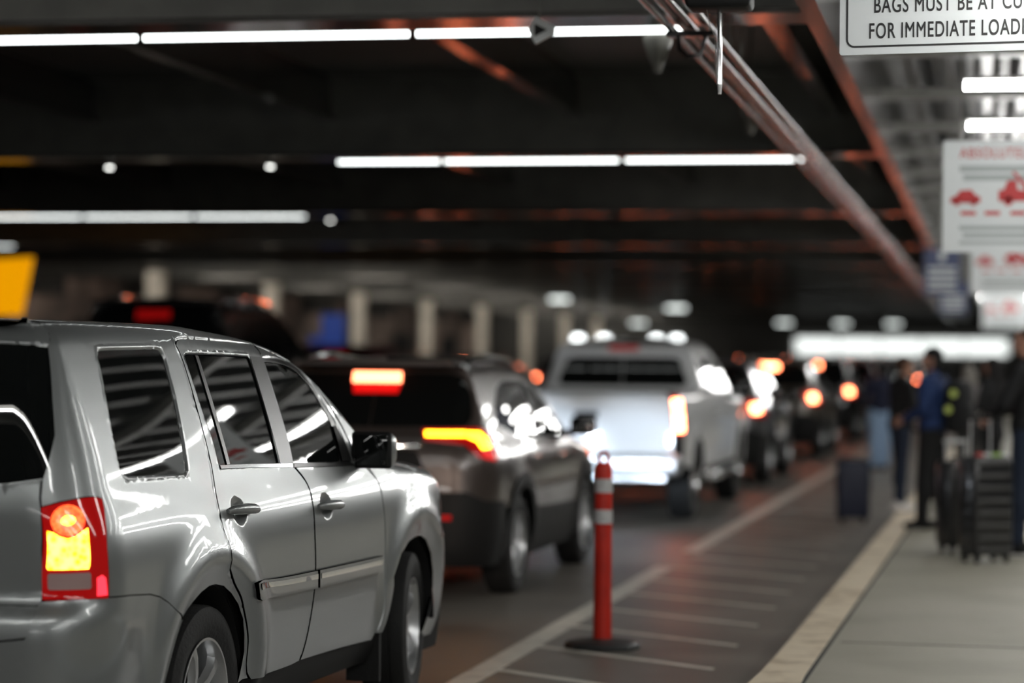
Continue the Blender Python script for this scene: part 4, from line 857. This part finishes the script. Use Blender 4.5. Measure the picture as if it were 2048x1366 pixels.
# ---------------------------------------------------------------- people and luggage
def blob(name, prims, m, parent=None, voxel=.011, smooth=4):
    """many tapered limbs grown into one continuous skin"""
    bm = bmesh.new()
    for p in prims:
        if p[0] == 'c':
            a, b, r0, r1 = Vector(p[1]), Vector(p[2]), p[3], p[4]; d = b-a; L = d.length
            rot = d.to_track_quat('Z', 'Y').to_matrix().to_4x4() if L > 1e-6 else Matrix()
            if L > 1e-6: bmesh.ops.create_cone(bm, segments=16, radius1=r0, radius2=r1, depth=L, cap_ends=True, matrix=Matrix.Translation((a+b)/2) @ rot)
            for q, r in ((a, r0), (b, r1)): bmesh.ops.create_icosphere(bm, subdivisions=2, radius=r*1.002, matrix=Matrix.Translation(q))
        else:
            mt = Matrix.Translation(p[1]) @ (p[3] if len(p) > 3 else Matrix()) @ Matrix.Diagonal((*p[2], 1)); bmesh.ops.create_icosphere(bm, subdivisions=3, radius=1, matrix=mt)
    me = bpy.data.meshes.new(name); bm.to_mesh(me); bm.free()
    o = bpy.data.objects.new(name, me); COL.objects.link(o)
    r = o.modifiers.new('r', 'REMESH'); r.mode = 'VOXEL'; r.voxel_size = voxel
    s = o.modifiers.new('s', 'SMOOTH'); s.factor = .5; s.iterations = smooth
    bpy.context.view_layer.update()
    m2 = bpy.data.meshes.new_from_object(o.evaluated_get(bpy.context.evaluated_depsgraph_get()))
    bpy.data.objects.remove(o); bpy.data.meshes.remove(me)
    m2.name = name; m2.shade_smooth(); m2.materials.clear(); m2.materials.append(M[m])
    o = bpy.data.objects.new(name, m2); COL.objects.link(o)
    if parent: o.parent = parent
    return o
def cap(a, b, r0, r1): return ('c', a, b, r0, r1)
def hand(w, d, nrm, side, curl=.5):
    """palm, four jointed fingers of unequal length, thumb from the side of the palm"""
    w = Vector(w); d = Vector(d).normalized(); n = Vector(nrm); n = (n-d*n.dot(d)).normalized(); s = d.cross(n)*side; out = []
    out.append(cap(w-d*.03, w+d*.02, .026, .025)); kn = w+d*.088
    for k in (-1.5, -.5, .5, 1.5): out.append(cap(w+d*.02+s*k*.011, kn+s*k*.019, .016, .0115))
    for k, L in ((-1.5, .060), (-.5, .074), (.5, .080), (1.5, .072)):
        p = kn+s*k*.0195; q = None; a = curl*.55
        for j, f in enumerate((.42, .33, .25)):
            q = p+(d*math.cos(a)+n*math.sin(a))*L*f; out.append(cap(p, q, .0100-.0008*j, .0092-.0008*j)); p = q; a += curl*.95
    p = w+d*.030+s*.026; q = p+(d*.6+s*.65+n*.35).normalized()*.036; out += [cap(p, q, .0135, .0115), cap(q, q+(d*.8+n*.55*max(.3, curl)+s*.05).normalized()*.032, .0112, .0095)]
    return out
def person(label, loc, yaw, h, spec):
    """local frame: faces +Y, x to its right, built 1.75 m tall and scaled"""
    t = thing('person', label, 'person', loc, yaw); k = h/1.75
    lean = spec.get('lean', 0.); hd = spec.get('head', (0, 0)); st = spec.get('stance', .10); step = spec.get('step', 0.)
    def V(x, y, z): return Vector((x, y+lean*max(0, z-.9)/.6, z))*k
    hips = [V(-.09, 0, .93), V(.09, 0, .93)]; knees = [V(-st-.0, step*.5+.015, .50), V(st, -step*.5+.015, .50)]; ank = [V(-st, step, .09), V(st, -step, .09)]
    sh = [V(-.185*spec.get('w', 1), -.01, 1.43), V(.185*spec.get('w', 1), -.01, 1.43)]
    el = [Vector(e)*k for e in spec['elbow']]; wr = [Vector(e)*k for e in spec['wrist']]
    top = V(0, .02, 1.64); B = []
    # torso, neck, head
    B += [('e', V(0, 0, .98), (.155*k, .115*k, .13*k)), ('e', V(0, 0, 1.12), (.135*k, .10*k, .16*k)), ('e', V(0, .0, 1.30), (.165*k*spec.get('w', 1), .115*k, .17*k)), cap(V(-.12, -.01, 1.42), V(.12, -.01, 1.42), .06*k, .06*k), cap(V(0, -.01, 1.44), V(0, .012, 1.55), .058*k, .052*k)]
    hr = Matrix.Rotation(hd[0], 4, 'Z') @ Matrix.Rotation(hd[1], 4, 'X')
    def Hd(x, y, z): return top + (hr @ Vector((x, y, z)))*k
    B += [('e', Hd(0, -.01, .03), (.074*k, .092*k, .088*k), hr), ('e', Hd(0, .02, -.03), (.060*k, .070*k, .075*k), hr), ('e', Hd(0, .045, -.075), (.036*k, .035*k, .03*k), hr), cap(Hd(0, .082, .012), Hd(0, .104, -.022), .009*k, .014*k), cap(Hd(-.02, .084, -.055), Hd(.02, .084, -.055), .010*k, .010*k), cap(Hd(-.045, .078, .03), Hd(.045, .078, .03), .011*k, .011*k)]
    for s in (-1, 1): B.append(('e', Hd(s*.074, -.01, -.005), (.010*k, .020*k, .030*k), hr))
    for i, s in enumerate((-1, 1)):
        B += [cap(sh[i], el[i], .046*k, .038*k), cap(el[i], wr[i], .038*k, .026*k), cap(hips[i], knees[i], .082*k, .056*k), cap(knees[i]-Vector((0, .012*k, .06*k)), knees[i]-Vector((0, .016*k, .16*k)), .058*k, .058*k), cap(knees[i], ank[i], .054*k, .038*k), cap(ank[i]-Vector((0, .03*k, .03*k)), ank[i]+Vector((0, .14*k, -.05*k)), .04*k, .032*k)]
        d = spec.get('hand_dir', [None, None])[i] or (wr[i]-el[i]); B += hand(wr[i], d, spec.get('palm', [(1, 0, 0), (-1, 0, 0)])[i], s if not spec.get('flip') else -s, spec.get('curl', (.5, .5))[i])
    blob('body', B, spec['skin'], t, .0095, 3)
    for s in (-1, 1):
        e = MB(); e.lathe([(-.012, .001), (-.010, .007), (0, .012), (.010, .007), (.012, .001)], (0, 0, 0), 'Z', 12); e = e.build('eye', 'eye', t); e.scale = (k, k*.7, k*.8); e.location = Hd(s*.030, .080, .006)
    # clothes
    J = [('e', V(0, 0, 1.0), (.178*k, .140*k, .15*k)), ('e', V(0, 0, 1.14), (.165*k, .132*k, .18*k)), ('e', V(0, .0, 1.31), (.192*k*spec.get('w', 1), .142*k, .175*k)), cap(V(-.13, -.01, 1.425), V(.13, -.01, 1.425), .078*k, .078*k), cap(V(0, -.012, 1.44), V(0, -.004, 1.50), .078*k, .068*k)]
    if spec.get('coat'): J += [('e', V(0, 0, .84), (.19*k, .15*k, .22*k))]
    for i in (0, 1): J += [cap(sh[i], el[i], .070*k, .058*k), cap(el[i], wr[i]-(wr[i]-el[i]).normalized()*.035*k, .057*k, .044*k)]
    blob('jacket', J, spec['jacket'], t, .014, 5)
    tr = [('e', V(0, 0, .95), (.172*k, .132*k, .12*k))]; lg = spec.get('leg', 1.)
    for i in (0, 1): tr += [cap(hips[i], knees[i], .098*k*lg, .074*k*lg), cap(knees[i], ank[i]+Vector((0, 0, .02*k)), .076*k*max(lg, .97), .062*k*lg), cap(knees[i]-Vector((0, .012*k, .05*k)), knees[i]-Vector((0, .016*k, .17*k)), .077*k, .075*k)]
    blob('trousers', tr, spec['trousers'], t, .014, 4)
    for i in (0, 1):
        blob('shoe', [cap(ank[i]+Vector((0, -.045*k, -.038*k)), ank[i]+Vector((0, .05*k, -.034*k)), .048*k, .046*k), cap(ank[i]+Vector((0, .05*k, -.038*k)), ank[i]+Vector((0, .155*k, -.052*k)), .046*k, .036*k), cap(ank[i]+Vector((0, -.02*k, .01*k)), ank[i]+Vector((0, -.03*k, -.03*k)), .05*k, .05*k)], spec['shoes'], t, .009, 3)
        if spec.get('sole'):
            m = MB(); a = ank[i]; m.rbox((a.x, a.y+.05*k, a.z-.080*k), (.085*k, .27*k, .02*k), .008); m.build('sole', spec['sole'], t)
    hs = spec.get('hair', 'short')
    H = [('e', Hd(0, -.022, .050), (.086*k, .096*k, .085*k), hr), ('e', Hd(0, -.055, .0), (.080*k, .058*k, .085*k), hr)]
    if hs == 'long': H += [cap(Hd(0, -.075, .02), Hd(0, -.10, -.30), .078*k, .085*k), cap(Hd(.065, -.03, .02), Hd(.085, -.04, -.24), .035*k, .038*k), cap(Hd(-.065, -.03, .02), Hd(-.085, -.04, -.24), .035*k, .038*k)]
    if hs == 'hood': H += [('e', Hd(0, -.06, -.06), (.11*k, .09*k, .15*k), hr)]
    if hs == 'cropped': H = [('e', Hd(0, -.020, .045), (.079*k, .092*k, .080*k), hr)]
    blob('hair', H, spec['haircol'], t, .012, 3)
    return t
def suitcase(label, loc, rz, w, d, h, m, ribs, handle_h=0., grip='trim', horizontal=False, side_m=None):
    t = thing('suitcase', label, 'suitcase', loc, rz); z0 = .055
    b = MB(); b.rbox((0, 0, z0+(h-z0)/2), (w, d, h-z0), min(w, d)*.16)
    b.build('shell', m, t)
    r = MB(); r.rbox((0, 0, z0+(h-z0)/2), (w+.006, .022, h-z0+.006), .009); r.build('zip_band', 'under', t)
    for s in (-1, 1):
        for k in range(ribs):
            q = MB()
            if horizontal: q.rbox((0, s*(d/2), z0+.05+(h-z0-.10)*k/(ribs-1)), (w*.82, .018, (h-z0)*.036), .006)
            else: q.rbox((-w*.36+w*.72*k/(ribs-1), s*(d/2), z0+(h-z0)/2), (w*.07, .018, (h-z0)*.78), .006)
            q.build('rib', side_m or m, t)
        for s2 in (-1, 1):
            c = MB(); c.rbox((s*(w/2-.05), s2*(d/2-.045), .052), (.045, .045, .03), .008); c.cyl((s*(w/2-.05)-.012, s2*(d/2-.045), .026), (s*(w/2-.05)+.012, s2*(d/2-.045), .026), .026, n=18); c.build('caster', 'under', t)
        if horizontal:
            for k in range(ribs):
                q = MB(); q.rbox((s*(w/2), 0, z0+.05+(h-z0-.10)*k/(ribs-1)), (.016, d*.62, (h-z0)*.036), .005); q.build('rib', m, t)
        c = MB(); c.rbox((s*(w/2+.004), 0, h*.62), (.016, .05, .20), .006); c.build('side_grip' if s > 0 else 'side_feet', 'trim', t)
    c = MB(); c.tube([(-.10, 0, h-.004), (-.09, 0, h+.022), (.09, 0, h+.022), (.10, 0, h-.004)], .011); c.build('top_grip', 'trim', t)
    if handle_h:
        p = MB()
        for s in (-1, 1): p.cyl((s*.09, d*.32, h-.02), (s*.09, d*.32, h+handle_h), .008, n=10)
        p.build('pull_rods', 'alloy', t)
        g = MB(); g.rbox((0, d*.32, h+handle_h), (.22, .034, .03), .012); g.build('pull_grip', grip, t)
    return t
def cloth(n, c, r=.8, noise=None): M[n] = mat(n, c, r, 0, .3, noise=noise or (25, tuple(q*.8 for q in c), .4, .6))
def people():
    for n, c in (('skin light', (.42, .22, .16)), ('skin tan', (.34, .17, .11)), ('skin warm', (.40, .20, .14))): M[n] = mat(n, c, .5, noise=(18, tuple(q*.92 for q in c), .4, .6))
    M['eye'] = mat('eye', (.05, .04, .035), .2)
    for n, c in (('black cloth', (.010, .010, .011)), ('navy cloth', (.012, .03, .10)), ('dark denim', (.016, .024, .045)), ('light denim', (.30, .42, .60)), ('charcoal cloth', (.03, .03, .03)), ('black hair', (.008, .007, .007)), ('brown hair', (.05, .026, .016)), ('grey hair', (.22, .20, .18)), ('white shoe', (.78, .75, .73)), ('black shoe', (.012, .012, .012)), ('grey cloth', (.14, .13, .13)), ('lavender cloth', (.30, .28, .42)), ('dark navy cloth', (.012, .014, .035))): cloth(n, c)
    # woman at the curb with folded arms, turned to the man
    person('person in black top and dark jeans with white shoes at the curb edge', (-.89, 26.2, .13), R(-62), 1.62, dict(skin='skin tan', jacket='black cloth', trousers='dark denim', shoes='white shoe', haircol='brown hair', hair='short', lean=.03, head=(R(-12), 0), stance=.07, step=.05, w=.92,
        elbow=[(-.27, .06, 1.13), (.27, .05, 1.13)], wrist=[(-.03, .24, 1.17), (.06, .27, 1.13)], palm=[(0, -1, 0), (0, -1, 0)], curl=(.5, .6), leg=.88))
    man = person('person with black hair in a dark blue jacket and black trousers, wearing a backpack', (-.50, 23.6, .13), R(68), 1.70, dict(skin='skin light', jacket='navy cloth', trousers='black cloth', shoes='black shoe', haircol='black hair', head=(R(16), 0), stance=.10, step=.06, w=1.1,
        elbow=[(-.27, -.02, 1.16), (.27, .03, 1.15)], wrist=[(-.20, .22, 1.06), (.20, .25, 1.10)], curl=(.6, .6)))
    # backpack worn by the man
    t = thing('backpack', 'black backpack with yellow-green discs on the back of the blue jacket', 'backpack', (-.50, 23.6, .13), R(68))
    b = MB(); b.rbox((0, -.26, 1.16), (.30, .20, .50), .07); b.build('bag', 'black cloth', t)
    b = MB(); b.rbox((0, -.355, 1.06), (.24, .07, .24), .03); b.build('pocket', 'black cloth', t)
    M['lime'] = mat('lime disc', (.60, .70, .18), .5)
    for (y, z) in ((-.27, 1.285), (-.22, 1.135)):
        b = MB(); b.cyl((-.149, y, z), (-.156, y, z), .036, n=20); b.build('badge', 'lime', t)
    for s in (-1, 1):
        b = MB(); b.tube([(s*.11, -.165, 1.40), (s*.115, -.10, 1.515), (s*.12, -.01, 1.53), (s*.125, .10, 1.49), (s*.13, .170, 1.38), (s*.13, .172, 1.22), (s*.135, .182, 1.03), (s*.185, .10, .93), (s*.20, .0, .92), (s*.14, -.19, .97)], .012); b.build('strap', 'black cloth', t)
    # the man cut off by the right edge, with both hands on luggage handles
    person('person in black jacket cut off by the right edge, both hands on suitcase handles', (.335, 20.7, .13), R(72), 1.86, dict(skin='skin warm', jacket='black cloth', trousers='dark denim', shoes='black shoe', sole='white shoe', haircol='brown hair', hair='cropped', head=(R(10), 0), stance=.11, step=.05, w=1.08,
        elbow=[(-.30, .10, 1.16), (.30, .06, 1.16)], wrist=[(-.21, .225, 1.075), (.12, .27, 1.10)], hand_dir=[(0, .5, -.25), (0, .5, -.2)], palm=[(0, 0, -1), (0, 0, -1)], curl=(1.1, 1.1)))
    person('person with long black hair in a black coat, standing behind the suitcases', (.06, 28.4, .13), R(60), 1.62, dict(skin='skin light', jacket='black cloth', trousers='black cloth', shoes='black shoe', haircol='black hair', hair='long', coat=True, w=.92,
        elbow=[(-.27, .03, 1.14), (.27, .05, 1.14)], wrist=[(-.18, .24, 1.12), (.12, .27, 1.12)]))
    person('person with grey hair and grey hood seen behind the backpack', (-.22, 30.5, .13), R(20), 1.52, dict(skin='skin light', jacket='grey cloth', trousers='charcoal cloth', shoes='black shoe', haircol='grey hair', hair='hood',
        elbow=[(-.28, 0, 1.14), (.28, 0, 1.14)], wrist=[(-.25, .12, .93), (.25, .12, .93)]))
    person('person in navy top and pale blue jeans on the road behind the blue suitcase', (-1.62, 38.5, 0), R(20), 1.66, dict(skin='skin tan', jacket='dark navy cloth', trousers='light denim', shoes='black shoe', haircol='black hair', leg=1.25, stance=.085,
        elbow=[(-.27, .0, 1.15), (.27, .0, 1.15)], wrist=[(-.20, .16, 1.02), (.20, .16, 1.02)]))
    M['case black'] = mat('black suitcase shell', (.018, .018, .019), .28, .1, .5, .3); M['case blue'] = mat('navy suitcase shell', (.010, .014, .034), .5, noise=(30, (.014, .018, .045), .4, .6))
    M['case rib glint'] = mat('suitcase ridge painted glint', (.10, .10, .10), .22, .3)  # ridges coloured lighter than the shell to imitate glints
    suitcase('navy blue suitcase standing alone on the road beside the curb', (-1.38, 26.3, 0), R(6), .34, .24, .66, 'case blue', 4)
    suitcase('tall black ridged suitcase nearest the camera at the right, colourful tags on top', (-.005, 19.95, .13), R(32), .36, .27, .84, 'case black', 8, .30, 'trim', True, 'case rib glint')
    suitcase('black suitcase half hidden behind the tall ridged one, pull handle raised', (-.215, 20.9, .13), R(32), .34, .25, .76, 'case black', 8, .16, 'reflective', True)
    t = thing('luggage_tag', 'colourful luggage tags lying on top of the tall black suitcase', 'tag', (-.005, 19.95, .972), R(32))
    M['tag red'] = mat('red tag', (.5, .03, .02), .5); M['tag green'] = mat('green tag', (.25, .42, .06), .5); M['tag white'] = mat('white tag', (.6, .62, .6), .5)
    for (x, y, m, r) in ((-.10, -.07, 'tag red', 20), (.05, -.075, 'tag green', -20), (.12, -.06, 'tag white', 10), (-.03, -.07, 'tag white', 40)):
        b = MB(); b.rbox((x, y, .012), (.085, .04, .024), .008, R(r)); b.build('tag', m, t)

# ---------------------------------------------------------------- put it together
mats_spot = emitter('spot bulb', (1, 1, .95), 4.)
place(); signs(); bollard()
suv = silver_suv()
rav = crossover('crossover', 'brown crossover directly ahead of the silver SUV, brake bar lit red', (-4.245, 17.76, 0), -R(1.1), 'tan', heads=True)
truck = pickup('white pickup truck ahead of the brown crossover, tailgate brightly lit', (-4.05, 26.45, 0), -R(1.3))
c4 = crossover('crossover', 'dark grey crossover just ahead of the white pickup truck', (-3.82, 34.1, 0), -R(1), 'grey', 'block', 'queue of cars at the curb', False, sp=.12)
far = [('bronze', (-3.70, 43.4, 0), 'dark bronze crossover second ahead of the white pickup truck'), ('black', (-3.55, 52.0, 0), 'black crossover third ahead of the white pickup truck'), ('maroon', (-3.4, 60.5, 0), 'maroon crossover fourth ahead of the white pickup truck')]
far += [(('grey', 'bronze', 'black', 'maroon', 'grey', 'black')[k], (-3.3+.1*k, 69+8.6*k, 0), '%s crossover %s ahead of the white pickup truck, far down the queue' % (('grey', 'dark bronze', 'black', 'maroon', 'grey', 'black')[k], ORD[k+4])) for k in range(5)]
for p, loc, lb in far:
    c = copy_tree(c4); c.location = loc; c['label'] = lb
    for o in c.children_recursive:
        if o.type == 'MESH' and o.material_slots and o.material_slots[0].material == M['grey']:
            o.data = o.data.copy(); o.data.materials[0] = M[p]
lanes = [('grey', (-6.9, 32.6, 0), 0, .92, 'low grey car in the next lane hidden behind the brown crossover'), ('maroon', (-10.1, 38.5, 0), 0, 1.09, 'maroon crossover in the next lane, roof seen above the brown crossover'), ('black', (-8.9, 26.5, 0), 0, (1.1, 1.2, 1.36), 'tall black van in the next lane, roof seen above the silver SUV'), ('grey', (-9.8, 46.5, 0), 0, 1.0, 'grey crossover in the next lane beyond the maroon one')]
lanes += [(('bronze', 'black', 'grey', 'maroon')[k % 4], (-9.2 if k % 2 else -12.6, 56+9.2*k, 0), 0, 1., '%s crossover in the left lanes, %s behind the pickup roof' % (('dark bronze', 'black', 'grey', 'maroon')[k % 4], ORD[k])) for k in range(6)]
for p, loc, rz, s, lb in lanes:
    c = copy_tree(c4); c.location = loc; c['label'] = lb; c['group'] = 'cars in the left lanes'; c.scale = s if isinstance(s, tuple) else (1, 1, s)
    for o in c.children_recursive:
        if o.type == 'MESH' and o.material_slots and o.material_slots[0].material == M['grey']:
            o.data = o.data.copy(); o.data.materials[0] = M[p]
    if 'van' in lb: c.name = 'van'; c['category'] = 'van'
    if loc[1] in (38.5, 26.5):                                       # these two stand with their lamps unlit
        for o in c.children_recursive:
            if o.type == 'MESH' and o.data.materials[0] == M['lampfar']: o.data = o.data.copy(); o.data.materials[0] = M['redlens']
people()
def spot(name, par, loc, target, energy, col, ang):
    l = bpy.data.lights.new(name, 'SPOT'); l.energy = energy; l.color = col; l.spot_size = R(ang); l.spot_blend = .6; l.shadow_soft_size = .06
    o = bpy.data.objects.new(name, l); COL.objects.link(o); o.parent = par; o.location = loc
    o.rotation_euler = (Vector(target)-Vector(loc)).to_track_quat('-Z', 'Y').to_euler(); return o
for s in (1, -1):
    spot('headlamp_beam', rav, (s*.62, 3.62, .74), (s*.55, 8, .36), 330, (.74, .86, 1), 30)
    spot('headlamp_beam', suv, (s*.66, 3.80, .84), (s*.6, 8, .55), 45, (1, .82, .70), 40)
w = bpy.data.worlds.new('World'); scene.world = w; w.use_nodes = True
w.node_tree.nodes['Background'].inputs[0].default_value = (.02, .02, .022, 1); w.node_tree.nodes['Background'].inputs[1].default_value = .2
cam = bpy.data.cameras.new('Camera'); co = bpy.data.objects.new('Camera', cam); COL.objects.link(co); scene.camera = co
cam.sensor_width = 36; cam.lens = 4950/2048*36; cam.clip_end = 400; cam.clip_start = .1
th, ph, rho = .189808, .0052525, .009
f0 = Vector((-math.sin(th), math.cos(th), 0)); r0 = Vector((math.cos(th), math.sin(th), 0)); z = Vector((0, 0, 1))
f = f0*math.cos(ph)+z*math.sin(ph); u = z*math.cos(ph)-f0*math.sin(ph)
Rt = r0*math.cos(rho)+u*math.sin(rho); Up = u*math.cos(rho)-r0*math.sin(rho)
co.matrix_world = Matrix(((Rt.x, Up.x, -f.x, 0), (Rt.y, Up.y, -f.y, 0), (Rt.z, Up.z, -f.z, 1.74), (0, 0, 0, 1)))
cam.dof.use_dof = True; cam.dof.focus_distance = 10.2; cam.dof.aperture_fstop = 87.0/78; cam.dof.aperture_blades = 0
scene.view_settings.view_transform = 'Standard'; scene.view_settings.look = 'None'; scene.view_settings.exposure = .68; scene.view_settings.gamma = 1
scene.cycles.use_denoising = True
try: scene.cycles.use_light_tree = True
except Exception: pass
scene.cycles.max_bounces = 6; scene.cycles.sample_clamp_indirect = 6
